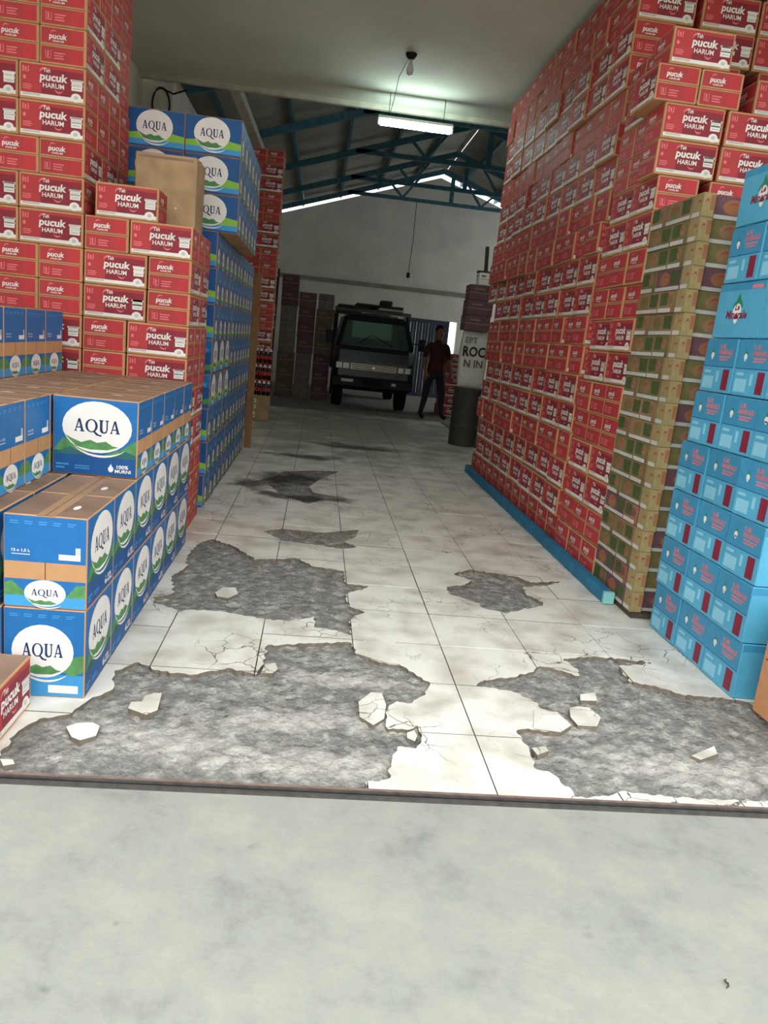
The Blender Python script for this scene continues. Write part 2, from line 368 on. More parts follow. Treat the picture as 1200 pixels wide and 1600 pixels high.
class Carton:
    def __init__(s, L, W, H, chamfer=.004, body='kraft', top='kraft_top'):
        s.L, s.W, s.H = L, W, H; s.body = MB(); s.print = MB(); s.letters = {}
        s.body.cbox(-L/2, L/2, -W/2, W/2, 0, H, chamfer, body, top)
        s.fr = {'front': ((-L/2, -W/2, 0), (1, 0, 0), (0, -1, 0)), 'back': ((L/2, W/2, 0), (-1, 0, 0), (0, 1, 0)),
                'right': ((L/2, -W/2, 0), (0, 1, 0), (1, 0, 0)), 'left': ((-L/2, W/2, 0), (0, -1, 0), (-1, 0, 0))}
    def face(s, name, items):
        o, u, n = (Vector(a) for a in s.fr[name]); z = Vector((0, 0, 1))
        for _, v, f, mt, lay in items:
            tgt = s.letters.setdefault(name, MB()) if lay >= LETTER else s.print
            d = .0005*lay
            tgt.raw([o+u*a+z*b+n*d for a, b in v], f, mt)
    def topstrip(s, mt='tape', w=.05):
        s.print.poly([(-s.L/2, -w/2, s.H+.0005), (s.L/2, -w/2, s.H+.0005), (s.L/2, w/2, s.H+.0005), (-s.L/2, w/2, s.H+.0005)], mt)
        s.print.poly([(-s.L/2, -.0012, s.H+.001), (s.L/2, -.0012, s.H+.001), (s.L/2, .0012, s.H+.001), (-s.L/2, .0012, s.H+.001)], 'seam')
    def finish(s, name):
        s.mb = s.body.mesh(name); s.mp = s.print.mesh(name+'_print') if s.print.f else None; s.ml = [l.mesh(name+'_lettering') for l in s.letters.values()]
        a = MB()
        for b in [s.body, s.print]+list(s.letters.values()):
            for f, mi in zip(b.f, b.m): a.poly([b.v[i] for i in f], b.names[mi])
        s.all = a; s.ma = a.mesh(name+'_whole'); return s
    def place(s, name, x, y, z, rz, label, cat, group, parts=True, scale=None):
        o = add(name, s.mb if parts else s.ma, None, (x, y, z), rz, (scale,)*3 if scale else None)
        tag(o, label, cat, group)
        if parts:
            if s.mp: add('printed_panel', s.mp, o)
            for l in s.ml: add('lettering', l, o)
        return o

# -- red tea carton (L .333 x W .231 x H .178)
def tea_long(w, h):
    b = .010
    o = [rc(b, .012, w-b, h-b, 'red', 1), rc(w*.34, .012, w-b, h-b, 'maroon', 1.4), rc(b, .012, w-b, h*.17, 'white', 2)]
    o += [rc(w*.30, h-.026, w-b, h-b, 'red', 1.8), ell(w*.86, h*.17, .026, .022, 'white', 2.2, 16), ell(w*.86, h*.18, .012, .010, 'greywhite', 2.6, 10)]
    o += [rc(b+.008, .018, w*.32, h*.16, 'greywhite', 2.5)]
    o += [rc(w*.79, h*.36, w*.95, h*.66, 'white', 2), rc(w*.775, h*.60, w*.965, h*.66, 'white', 2), rc(w*.785, h*.48, w*.96, h*.52, 'white', 2)]
    o += [rc(w*.81, h*.40, w*.93, h*.44, 'greywhite', 2.5), rc(w*.81, h*.54, w*.93, h*.575, 'greywhite', 2.5)]
    o += [txt('pucuk', w*.31, h*.47, w*.73, h*.76, 'white', 3, bold=.035, shear=.08), txt('HARUM', w*.36, h*.35, w*.68, h*.485, 'white', 3, bold=.02)]
    o += [ring(w*.38, h*.76, .012, .024, 'pink', 2.8, 30, 190), txt('Teh', w*.37, h*.76, w*.47, h*.87, 'white', 3, shear=.2), ring(w*.6, h*.34, .012, .020, 'pink', 2.8, 180, 350)]
    o += [pl([(w*.055, h*.72), (w*.075, h*.72), (w*.075, h*.88), (w*.055, h*.88)], 'pink', 2), rc(w*.085, h*.72, w*.15, h*.735, 'pink', 2), rc(w*.135, h*.72, w*.15, h*.88, 'pink', 2), txt('1', w*.09, h*.75, w*.115, h*.85, 'pink', 2.8)]
    o += [ell(w*.085, h*.57, .008, .010, 'pink', 2, 10)] + small_lines(w*.06, h*.26, w*.23, h*.42, 3, 'pink', 3, 3)
    return o
def tea_end(w, h):
    b = .008
    o = [rc(b, h*.545, w-b*1.6, h-b, 'red', 1), rc(w*.68, h*.545, w-b*1.6, h-b, 'red_bright', 1.5), rc(b, b, w-b*1.6, h*.46, 'red', 1), rc(w*.68, b, w-b*1.6, h*.46, 'red_bright', 1.5)]
    o += [txt('pucuk', w*.2, h*.62, w*.58, h*.82, 'white', 3, bold=.03, shear=.08), txt('HARUM', w*.28, h*.585, w*.52, h*.64, 'white', 3), ring(w*.3, h*.82, .008, .015, 'pink', 2.8, 20, 200)]
    o += [rc(w*.12, h*.14, w*.14, h*.36, 'pink', 2), rc(w*.12, h*.14, w*.25, h*.17, 'pink', 2), rc(w*.235, h*.14, w*.25, h*.36, 'pink', 2), txt('1', w*.16, h*.18, w*.2, h*.34, 'pink', 2.8)]
    o += small_lines(w*.31, h*.14, w*.62, h*.35, 3, 'pink', 3, 4) + [rc(b, h*.49, w-b, h*.505, 'seam', .8)]
    return o
def make_tea():
    c = Carton(.333, .231, .178)
    for n in ('front', 'back'): c.face(n, tea_long(.333, .178))
    for n in ('right', 'left'): c.face(n, tea_end(.231, .178))
    c.topstrip(); return c.finish('tea_carton')
TEA = make_tea()
# -- large water carton (12 x 1.5 L): L .338 x W .268 x H .320
def aq_long(w, h):
    o = [rc(.004, .004, w-.004, h-.004, 'aqua_blue', 1), rc(.004, .004, w-.004, h*.30, 'aqua_dark', 1.2)]
    o += [pl([(.004, h*.30), (w*.12, h*.47), (w*.3, h*.40), (w*.42, h*.30)], 'green', 1.6), pl([(w*.60, h*.28), (w*.8, h*.36), (w-.004, h*.50), (w-.004, h*.28)], 'green', 1.6), pl([(.004, h*.26), (w*.2, h*.36), (w*.4, h*.26)], 'green_dark', 1.8), pl([(w*.66, h*.25), (w*.86, h*.35), (w-.004, h*.3), (w-.004, h*.25)], 'green_dark', 1.8)]
    o += aqua_logo(w*.52, h*.63, w*.41, h*.33)
    o += small_lines(w*.04, h*.07, w*.20, h*.16, 2, 'aqua_light', 3, 1) + small_lines(w*.26, h*.08, w*.44, h*.14, 2, 'aqua_light', 3, 2)
    o += [txt('100%', w*.76, h*.115, w*.90, h*.165, 'white', 2.8, bold=.03), txt('MURNI', w*.74, h*.06, w*.93, h*.105, 'white', 2.8, bold=.03), ell(w*.69, h*.105, .011, .013, 'white', 2.8, 12), pl([(w*.665, h*.115), (w*.715, h*.115), (w*.69, h*.175)], 'white', 2.8)]
    return o
def aq_narrow(w, h):
    o = [rc(.004, h*.50, w-.004, h-.004, 'aqua_blue', 1), rc(.004, .004, w-.004, h*.31, 'aqua_blue', 1), rc(.004, .004, w-.004, h*.13, 'aqua_light', 1.2)]
    o += [rc(w*.495, h*.31, w*.505, h*.5, 'seam', 1)]
    o += [pl([(.004, h*.13), (.004, h*.26), (w*.1, h*.29), (w*.22, h*.2), (w*.3, h*.13)], 'green', 1.6), pl([(w-.004, h*.13), (w-.004, h*.28), (w*.88, h*.27), (w*.74, h*.13)], 'green', 1.6)]
    o += aqua_logo(w*.5, h*.165, w*.25, h*.145)
    for i in range(5): o += small_lines(w*(.08+.17*i), h*.90, w*(.20+.17*i), h*.945, 2, 'aqua_light', 3, 10+i)
    o += [rc(w*.66, h*.54, w*.92, h*.60, 'white', 2), rc(w*.86, h*.60, w*.92, h*.68, 'greywhite', 2), txt('12 x 1,5 L', w*.1, h*.60, w*.32, h*.635, 'white', 2.8), rc(w*.1, h*.575, w*.32, h*.582, 'white', 2.8)]
    return o
def aq_alt(w, h):
    o = [rc(.004, .004, w-.004, h-.004, 'aqua_blue', 1), rc(.004, .004, w-.004, h*.26, 'aqua_light', 1.2), pl([(w*.7, h*.3), (w*.8, h*.45), (w-.004, h*.5), (w-.004, h*.3), (w*.85, h*.25)], 'green', 1.6)]
    o += aqua_logo(w*.48, h*.52, w*.38, h*.30)
    for i in range(5): o += small_lines(w*(.08+.17*i), h*.90, w*(.20+.17*i), h*.945, 2, 'aqua_light', 3, 10+i)
    o += [rc(w*.55, h*.05, w*.92, h*.14, 'white', 2)]
    return o
def make_aq(alt=False):
    L, W, H = .338, .268, .320; c = Carton(L, W, H)
    for n in ('front', 'back'): c.face(n, aq_long(L, H))
    for n in ('right', 'left'): c.face(n, aq_alt(W, H) if alt else aq_narrow(W, H))
    c.topstrip('tape', .06); c.print.poly([(L*.1+.03*math.cos(R(20*i)), .06+.011*math.sin(R(20*i)), H+.001) for i in range(18)], 'white')
    return c.finish('water_carton')
AQ, AQ_ALT = make_aq(), make_aq(True)
# -- tall-pile water carton: L .372 x W .262 x H .226
def aqs_long(w, h):
    o = [rc(.003, .003, w-.003, h-.003, 'aqua_dark', 1), pl([(.003, h*.34), (w*.3, h*.40), (w*.5, h*.3), (w*.75, h*.42), (w-.003, h*.36), (w-.003, h*.18), (w*.5, h*.2), (.003, h*.2)], 'lime', 1.3), rc(.003, h*.06, w-.003, h*.2, 'aqua_light', 1.5)]
    return o + aqua_logo(w*.47, h*.56, w*.32, h*.42)
def aqs_end(w, h):
    o = [rc(.003, .003, w-.003, h-.003, 'aqua_dark', 1), rc(.003, h*.62, w-.003, h-.003, 'aqua_blue', 1.3), pl([(.003, h*.26), (w*.3, h*.34), (w*.5, h*.22), (w-.003, h*.3), (w-.003, h*.12), (.003, h*.12)], 'green', 1.6)]
    return o + aqua_logo(w*.42, h*.32, w*.22, h*.26) + [rc(w*.62, h*.64, w*.9, h*.76, 'aqua_light', 2)]
def make_aqs():
    c = Carton(.368, .258, .226)
    for n in ('front', 'back'): c.face(n, aqs_long(.368, .226))
    for n in ('right', 'left'): c.face(n, aqs_end(.258, .226))
    c.topstrip(); return c.finish('small_water_carton')
AQS = make_aqs()
# -- light blue mineral water carton: L .39 x W .278 x H .244
def le_logo(cx, cy, s):
    return [pl([(cx-s*.55, cy+s*.15), (cx-s*.35, cy+s*.42), (cx-s*.2, cy+s*.5), (cx, cy+s*.95), (cx+s*.22, cy+s*.55), (cx+s*.38, cy+s*.45), (cx+s*.55, cy+s*.15)], 'min_green', 2),
            ell(cx, cy-.05*s, s*.42, s*.42, 'white', 2.2, 16), ell(cx, cy-s*.45, s*.2, s*.25, 'white', 2.2, 12)]
def le_long(w, h):
    o = [rc(.003, .003, w-.003, h-.003, 'min_blue', 1), rc(.003, h*.86, w-.003, h-.003, 'min_deep', 1.3)] + le_logo(w*.48, h*.5, h*.34)
    o += [txt('Le', w*.43, h*.50, w*.53, h*.62, 'min_red', 3, bold=.03, shear=.15), txt('Minerale', w*.25, h*.35, w*.71, h*.50, 'min_red', 3, bold=.03, shear=.15)]
    return o + [rc(w*.72, h*.87, w*.94, h*.94, 'min_pink', 2.8)]
def le_end(w, h):
    o = [rc(.003, .003, w-.003, h-.003, 'min_blue', 1), rc(.003, h*.49, w-.003, h-.003, 'min_deep', 1.3), rc(.003, h*.475, w-.003, h*.49, 'aqua_dark', 1.2)]
    o += le_logo(w*.26, h*.70, h*.13)
    o += [txt('LE', w*.48, h*.82, w*.66, h*.90, 'min_pink', 3, bold=.05), txt('MINERALE', w*.46, h*.71, w*.90, h*.80, 'min_pink', 3, bold=.05), rc(w*.50, h*.65, w*.86, h*.68, 'min_pink', 2.8), rc(w*.50, h*.60, w*.80, h*.63, 'min_pink', 2.8)]
    o += [rc(w*.07, h*.07, w*.42, h*.30, 'min_pale', 2), rc(w*.50, h*.2, w*.58, h*.4, 'min_pale', 2), rc(w*.08, h*.36, w*.3, h*.41, 'min_pale', 2), rc(w*.70, h*.06, w*.90, h*.44, 'min_red', 2)]
    return o
def make_le():
    c = Carton(.386, .274, .244, .006, 'min_blue', 'min_deep')
    for n in ('front', 'back'): c.face(n, le_long(.386, .244))
    for n in ('right', 'left'): c.face(n, le_end(.274, .244))
    c.print.box(-.193, .193, -.03, .03, .244, .2446, 'min_pale'); return c.finish('mineral_water_carton')
LE = make_le()
# -- small noodle cartons: L .283 x W .187 x H .114
def make_noodle(a, b, name, cream=False):
    L, W, H = .283, .187, .114
    if cream: L, W = .187, .10
    c = Carton(L, W, H, .003, a, a)
    for n, w in (('front', L), ('back', L)):
        it = [rc(.004, .004, w-.004, H-.004, a, 1), ell(w*.36, H*.55, w*.2, H*.32, b, 2, 14), ring(w*.36, H*.5, .018, .03, 'noodle_red', 2.8, 20, 170), rc(w*.62, H*.3, w*.95, H*.9, 'noodle_green' if not cream else 'noodle_orange', 1.6), rc(.004, .004, w-.004, H*.2, 'greywhite' if not cream else 'noodle_cream', 2)]
        c.face(n, it)
    for n, w in (('right', W), ('left', W)):
        it = [rc(.004, .004, w-.004, H-.004, b, 1), rc(w*.08, H*.34, w*.55, H*.92, 'noodle_green' if not cream else 'noodle_cream', 1.6), ell(w*.68, H*.6, w*.16, H*.22, a, 2, 12), ring(w*.66, H*.52, .012, .022, 'noodle_red', 2.8, 10, 170), rc(.004, .004, w*.8, H*.22, 'greywhite', 2)]
        c.face(n, it)
    return c.finish(name)
NOO = [make_noodle('noodle_olive', 'noodle_tan', 'noodle_a'), make_noodle('noodle_tan', 'noodle_olive', 'noodle_b'), make_noodle('noodle_purple', 'noodle_orange', 'noodle_c')]
NOOC = make_noodle('noodle_cream', 'noodle_cream', 'noodle_cream', True)

ORD = 'zeroth first second third fourth fifth sixth seventh eighth ninth tenth eleventh twelfth thirteenth fourteenth fifteenth sixteenth seventeenth eighteenth nineteenth twentieth twenty-first twenty-second'.split()
JR = random.Random(3)
def jit(a): return JR.uniform(-a, a)

#__STRUCTURE__
# ================================================================== the setting
SLAB_Z, SLAB_Y = 3.90, 9.47
RIDGE_X, RIDGE_Z, SLOPE, BACK = 2.62, 5.505, .33, 20.0
XL, XR = -1.87, 7.1
roof_z = lambda x: RIDGE_Z-SLOPE*abs(x-RIDGE_X)
def rough(x, y):
    return (.5*math.sin(13.1*x+7.3*y)+.5*math.sin(-9.7*x+17.9*y+1.3)+.35*math.sin(31*x-23*y+.7)+.35*math.sin(27*x+41*y)+.2*math.sin(71*x+11*y)+.2*math.sin(-53*x+67*y))/2.1
# apron outside
g = MB(); g.box(-14, 16, -16, 2.0, -.3, -.006, 'apron'); struct(g.build('ground'))
g = MB(); g.box(-16, 18, -13.4, -13, -.006, 5.2, 'light_block'); struct(g.build('wall_light_block'))     # unseen building, added behind the camera to cut light reaching deep inside
# floor: cement bed where the tiles end, plain beyond
fb = MB()
def bed_z(x, y):
    z = -.014+.005*rough(x, y)-.010*abs(rough(2.3*x+1, 2.1*y+4))+.006*rough(4.1*x, 5.3*y+2)+.004*rough(9*x+3, 11*y)+.003*rough(17*x, 19*y+5)
    if y > 6: z = z*.5-.006
    for cx, cy, rx, ry, h in ((.42, 2.52, .26, .08, .009), (-.05, 2.5, .16, .06, .007), (.05, 2.22, .3, .06, .006), (1.35, 2.3, .25, .09, .007), (.2, 2.85, .2, .05, .006)):
        d = ((x-cx)/rx)**2+((y-cy)/ry)**2
        if d < 4: z += h*math.exp(-d)
    return max(min(z, -.002), -.04)
xs = np.linspace(-1.0, 2.3, 249); ys = np.concatenate([np.arange(2.05, 3.7, .0125), np.arange(3.7, 5.2, .02), np.arange(5.2, 9.2, .05), np.arange(9.2, 13.65, .1)])
vid = [[(float(x), float(y), bed_z(x, y)) for x in xs] for y in ys]
flat = [p for row in vid for p in row]; nx = len(xs)
fb.raw(flat, [(j*nx+i, j*nx+i+1, (j+1)*nx+i+1, (j+1)*nx+i) for j in range(len(ys)-1) for i in range(nx-1)], 'cement')
y_end = float(ys[-1]); x_end = float(xs[-1])
for xa_ in (-1.0, x_end): fb.poly([(xa_, 2.05, 0), (xa_, y_end, 0), (xa_, y_end, -.07), (xa_, 2.05, -.07)], 'cement')
fb.poly([(-1.0, y_end, 0), (x_end, y_end, 0), (x_end, y_end, -.07), (-1.0, y_end, -.07)], 'cement')
fb.poly([(-2.4, 2.05, 0), (-1.0, 2.05, 0), (-1.0, y_end, 0), (-2.4, y_end, 0)], 'cement')
fb.poly([(x_end, 2.05, 0), (XR, 2.05, 0), (XR, y_end, 0), (x_end, y_end, 0)], 'cement')
fb.poly([(-2.4, y_end, 0), (XR, y_end, 0), (XR, BACK+2, 0), (-2.4, BACK+2, 0)], 'cement')
fb.box(-2.5, XR+.2, 2.0, BACK+2, -.4, -.06, 'cement')
floor = struct(fb.build('floor', smooth=True))

def S(x0, y0, s, pts): return [(x0+a*s, y0+b*s) for a, b in pts]
PATCH = [
 # lower left
 [(-30,1230),(-30,1180),(0,1178),(30,1142),(60,1124),(112,1114),(136,1094),(176,1076),(180,1048),(216,1034),(240,1046),(300,1054),(356,1044),(400,1052),(410,1036),(418,1008),(500,1004),(548,1003),(556,1020),(593,1034),(630,1040),(653,1056),(672,1066),(664,1084),(643,1098),(622,1096),(605,1106),(604,1138),(633,1140),(653,1136),(660,1153),(650,1168),(624,1167),(613,1178),(613,1198),(606,1218),(573,1222),(570,1262),(300,1262)],
 # mid left
 S(120,780,.4,[(430,220),(480,170),(530,155),(610,180),(660,210),(700,235),(860,230),(920,260),(1040,280),(1050,330),(1150,340),(1060,365),(1050,390),(1070,420),(1130,440),(1080,455),(1065,480),(1070,530),(1000,510),(930,500),(925,460),(820,475),(720,465),(560,435),(450,430),(400,435),(300,400),(300,380),(380,370),(370,300),(430,260)]),
 # strip by the stain
 S(120,780,.4,[(730,125),(800,115),(960,130),(1100,120),(1090,150),(1040,165),(1095,185),(1040,195),(930,178),(800,160)]),
 S(380,620,1/3,[(60,395),(190,350),(330,345),(450,350),(360,385),(310,420),(330,450),(440,470),(300,500),(180,460),(120,410)]),
 # mid right
 S(520,800,1/3,[(560,290),(640,270),(780,290),(860,300),(930,330),(1080,325),(1000,345),(895,350),(905,385),(980,420),(980,440),(870,460),(820,475),(700,450),(690,430),(600,400),(540,380),(530,350),(620,340),(655,320)]),
 # lower right
 [(740,1071),(760,1062),(800,1058),(830,1050),(846,1040),(872,1046),(906,1056),(904,1046),(880,1030),(920,1025),(966,1029),(1027,1036),(968,1040),(984,1064),(1026,1073),(1071,1086),(1128,1090),(1165,1096),(1290,1150),(1290,1262),(1240,1254),(1167,1249),(1090,1248),(1010,1241),(972,1235),(965,1241),(903,1245),(882,1224),(860,1206),(837,1200),(833,1187),(820,1160),(810,1147),(813,1136),(850,1142),(880,1136),(872,1112),(852,1110),(838,1098),(812,1083),(775,1075)],
]
PATCH_W = [[on_floor(u, v) for u, v in p] for p in PATCH]
def sdf(X, Y):
    """distance to the nearest broken patch: negative inside"""
    out = np.full(X.shape, 9.)
    for p in PATCH_W:
        n = len(p); ins = np.zeros(X.shape, bool); dm = np.full(X.shape, 9.)
        for i in range(n):
            (ax, ay), (bx, by) = p[i], p[(i+1) % n]
            cond = ((ay > Y) != (by > Y)); xi = (bx-ax)*(Y-ay)/((by-ay) if by != ay else 1e-9)+ax; ins ^= cond & (X < xi)
            dx, dy = bx-ax, by-ay; t = np.clip(((X-ax)*dx+(Y-ay)*dy)/(dx*dx+dy*dy+1e-12), 0, 1)
            dm = np.minimum(dm, np.hypot(X-ax-t*dx, Y-ay-t*dy))
        out = np.minimum(out, np.where(ins, -dm, dm))
    return out+.006*np.sin(47*X+31*Y)*np.sin(-39*X+53*Y+1)+.005*np.sin(97*X+21*Y)*np.sin(29*X-88*Y)+.003*np.sin(170*X-60*Y)
T0X, T0Y, TS, GAP = .6556, 2.4117, .4, .0045
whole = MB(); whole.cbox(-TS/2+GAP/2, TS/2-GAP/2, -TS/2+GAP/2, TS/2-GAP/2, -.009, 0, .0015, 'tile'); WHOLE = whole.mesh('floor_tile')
def ms_tile(x0, x1, y0, y1):
    N = 34 if y0 < 6.5 else 14; xs = np.linspace(x0, x1, N+1); ys = np.linspace(y0, y1, N+1); X, Y = np.meshgrid(xs, ys); Fv = sdf(X, Y)
    if Fv.min() > 0: return 'whole'
    if Fv.max() <= 0: return None
    cx, cy = (x0+x1)/2, (y0+y1)/2
    V = {}; vs = []; fs = []
    def vert(key, x, y):
        if key not in V: V[key] = len(vs); vs.append((x-cx, y-cy))
        return V[key]
    for j in range(N):
        for i in range(N):
            c = [(i, j), (i+1, j), (i+1, j+1), (i, j+1)]; val = [Fv[b, a] for a, b in c]
            if max(val) <= 0: continue
            loop = []
            for k in range(4):
                a, b = c[k], c[(k+1) % 4]; va, vb = val[k], val[(k+1) % 4]
                if va > 0: loop.append(vert(a, xs[a[0]], ys[a[1]]))
                if (va > 0) != (vb > 0):
                    t = va/(va-vb); key = (min(a, b), max(a, b)); loop.append(vert(key, xs[a[0]]+t*(xs[b[0]]-xs[a[0]]), ys[a[1]]+t*(ys[b[1]]-ys[a[1]])))
            if len(loop) > 2: fs.append(tuple(loop))
    from collections import Counter
    E = Counter()
    for f in fs:
        for k in range(len(f)): E[(f[k], f[(k+1) % len(f)])] += 1
    b = MB(); b.raw([(x, y, 0) for x, y in vs], fs, 'tile'); n = len(vs)
    sd = [e for e in E if (e[1], e[0]) not in E]
    b.raw([(x, y, 0) for x, y in vs]+[(x, y, -.035) for x, y in vs], [(e[1], e[0], e[0]+n, e[1]+n) for e in sd], 'tile_edge')
    return b.mesh('broken_floor_tile')
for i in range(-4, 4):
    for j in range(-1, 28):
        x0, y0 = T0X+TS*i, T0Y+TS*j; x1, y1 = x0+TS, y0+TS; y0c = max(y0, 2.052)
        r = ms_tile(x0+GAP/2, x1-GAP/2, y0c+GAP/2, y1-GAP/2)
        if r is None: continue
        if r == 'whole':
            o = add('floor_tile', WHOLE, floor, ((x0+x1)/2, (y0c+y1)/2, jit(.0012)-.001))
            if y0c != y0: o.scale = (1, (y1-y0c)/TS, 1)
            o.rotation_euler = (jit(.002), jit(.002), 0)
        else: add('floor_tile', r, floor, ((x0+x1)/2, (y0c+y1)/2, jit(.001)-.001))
FRAG = [
 [(200,1107),(205,1097),(222,1096),(226,1088),(240,1083),(253,1083),(250,1095),(246,1110),(228,1117)],
 [(103,1136),(120,1130),(145,1129),(156,1135),(150,1150),(125,1157),(112,1152)],
 [(408,1052),(414,1038),(430,1036),(434,1046),(426,1052)],
 S(520,800,1/3,[(145,600),(290,600),(300,640),(315,715),(260,710),(190,690),(115,665)]),
 S(520,800,1/3,[(120,890),(180,845),(230,850),(250,905),(240,970),(190,1000),(125,960)]),
 S(520,800,1/3,[(262,910),(300,888),(345,902),(358,950),(378,980),(366,1004),(300,975),(262,950)]),
 S(520,800,1/3,[(348,1035),(380,1024),(396,1050),(385,1076),(348,1060)]),
 S(120,780,.4,[(540,365),(570,345),(620,345),(630,370),(590,387),(548,380)]),
 S(840,860,.3,[(222,750),(300,740),(308,785),(222,782)]),
 S(840,860,.3,[(165,822),(210,812),(270,820),(330,870),(310,918),(210,912),(172,870)]),
 S(840,860,.3,[(-20,832),(100,842),(176,912),(120,948),(-20,930)]),
 S(840,860,.3,[(-30,1030),(40,1020),(58,1045),(0,1068)]),
 S(840,860,.3,[(800,1070),(920,1020),(936,1060),(850,1092)]),
 S(0,1180,.5,[(0,12),(40,14),(46,28),(10,34)]),
]
for p in FRAG:
    q = [on_floor(u, v) for u, v in p]; cx = sum(a for a, b in q)/len(q); cy = sum(b for a, b in q)/len(q)
    area = sum(q[i][0]*q[(i+1) % len(q)][1]-q[(i+1) % len(q)][0]*q[i][1] for i in range(len(q)))
    if area < 0: q = q[::-1]
    b = MB(); b.prism([(x-cx, y-cy) for x, y in q], -.035, .001, 'tile', 'tile_edge'); b.build('tile_fragment', floor, (cx, cy, 0))
# door track at the threshold
t = MB(); t.box(-2.4, 4.6, 2.0, 2.012, -.006, .004, 'steel'); t.box(-2.4, 4.6, 2.012, 2.026, -.006, -.002, 'rubber'); t.box(-2.4, 4.6, 2.026, 2.036, -.006, .003, 'steel'); t.box(-2.4, 4.6, 2.036, 2.053, -.013, -.001, 'rust')
struct(t.build('trim_1'))
# walls
def wallbox(name, *a):
    b = MB(); b.box(*a); return struct(b.build(name))
wallbox('wall_left', -2.5, -2.2, 2.0, 9.6, 0, SLAB_Z, 'wall_white')
wallbox('wall_left_rear', -2.5, XL, 9.6, BACK+.2, 0, 3.98, 'wall_white')
b = MB(); b.box(XR, XR+.2, 2.0, 9.6, 0, 4.02, 'wall_white'); b.box(XR, XR+.2, 9.6, 16.0, 0, 4.02, 'wall_white'); b.box(XR, XR+.2, 16.0, BACK+.2, 0, 1.2, 'wall_white'); b.box(XR, XR+.2, 16.0, BACK+.2, 3.95, 4.02, 'wall_white')
for yy in (18.0, 19.9): b.box(XR, XR+.2, yy, yy+.15, 1.2, 3.95, 'wall_white')
struct(b.build('wall_right'))      # unseen high window band, added to brighten the rear end
b = MB(); b.box(-4, -2.2, 1.75, 2.0, -.006, 4.6, 'wall_white'); b.box(-2.2, 4.6, 1.75, 2.0, 3.9, 4.6, 'wall_white'); b.box(4.6, XR+.2, 1.75, 2.0, -.006, 4.6, 'wall_white'); struct(b.build('wall_front'))
GX0, GX1, GXG, GZ = 2.12, 3.45, 3.25, 1.95
b = MB()
def backpanel(xa, xb, z0):
    pts = [xa]+([RIDGE_X] if xa < RIDGE_X < xb else [])+[xb]
    top = [(x, roof_z(x)-.17) for x in pts]
    for Y, rev in ((BACK, False), (BACK+.2, True)):
        f = [(xa, Y, z0), (xb, Y, z0)]+[(x, Y, z) for x, z in reversed(top)]
        b.poly(f[::-1] if rev else f, 'wall_white')
    for (xa_, za), (xb_, zb) in zip(top[:-1], top[1:]): b.poly([(xa_, BACK, za), (xb_, BACK, zb), (xb_, BACK+.2, zb), (xa_, BACK+.2, za)], 'wall_white')
    for x in (xa, xb): b.poly([(x, BACK, z0), (x, BACK+.2, z0), (x, BACK+.2, roof_z(x)-.17), (x, BACK, roof_z(x)-.17)], 'wall_white')
    b.poly([(xa, BACK, z0), (xb, BACK, z0), (xb, BACK+.2, z0), (xa, BACK+.2, z0)], 'wall_white')
backpanel(-2.5, GX0, 0); backpanel(GX0, GX1, GZ); backpanel(GX1, XR+.2, 0)
struct(b.build('wall_back'))
b = MB(); b.box(-2.5, XR, BACK-.07, BACK-.002, 2.58, 2.68, 'tie_beam'); struct(b.build('trim_2'))
# slab over the front bay, with its edge beam
b = MB(); b.box(-2.5, XR+.2, 1.75, SLAB_Y, SLAB_Z, SLAB_Z+.2, 'slab'); struct(b.build('ceiling'))
b = MB(); b.box(-2.5, XR+.2, SLAB_Y, SLAB_Y+.06, SLAB_Z-.05, SLAB_Z+.32, 'slab_edge'); struct(b.build('trim_3'))
b = MB(); b.box(-2.5, XR+.2, SLAB_Y-.3, SLAB_Y+.06, SLAB_Z+.33, 6.2, 'wall_white'); struct(b.build('wall_upper'))
# roof of corrugated sheets over the rear bay
roof_root = struct(empty('roof', (RIDGE_X, 9.4, RIDGE_Z)))
def sheet(sign, x_from, x_to, wide):
    b = MB(); n = 14; y0, y1 = 0, wide; vs = []; fs = []
    for k in range(n+1):
        y = y0+(y1-y0)*k/n; dz = .012*math.cos(2*math.pi*k/2)
        for d in (x_from, x_to): vs.append((sign*d, y, -SLOPE*d+dz))
    for k in range(n): fs.append((2*k, 2*k+1, 2*k+3, 2*k+2))
    b.raw(vs, fs, 'roof')
    off = .012
    b.raw([(x, y, z+off) for x, y, z in vs], [f[::-1] for f in fs], 'roof')
    return b.mesh('roof_sheet')
SL = sheet(-1, 0, RIDGE_X-XL+.3, 1.0); SR1 = sheet(1, 0, .10, 1.0); SR2 = sheet(1, .112, XR-RIDGE_X+.2, 1.0)
for k in range(11):
    add('roof_sheet', SL, roof_root, (0, k*1.0, .02)); add('roof_sheet', SR1, roof_root, (0, k*1.0, .02)); add('roof_sheet', SR2, roof_root, (0, k*1.0, .02))
for d in (-4.2, -3.3, -2.4, -1.5, -.6, .55, 1.45, 2.35, 3.25, 4.15):
    b = MB(); b.bar((0, 0, 0), (0, 10.9, 0), .05, .09, 'truss_blue'); b.build('purlin', roof_root, (d, 0, -SLOPE*abs(d)-.05))

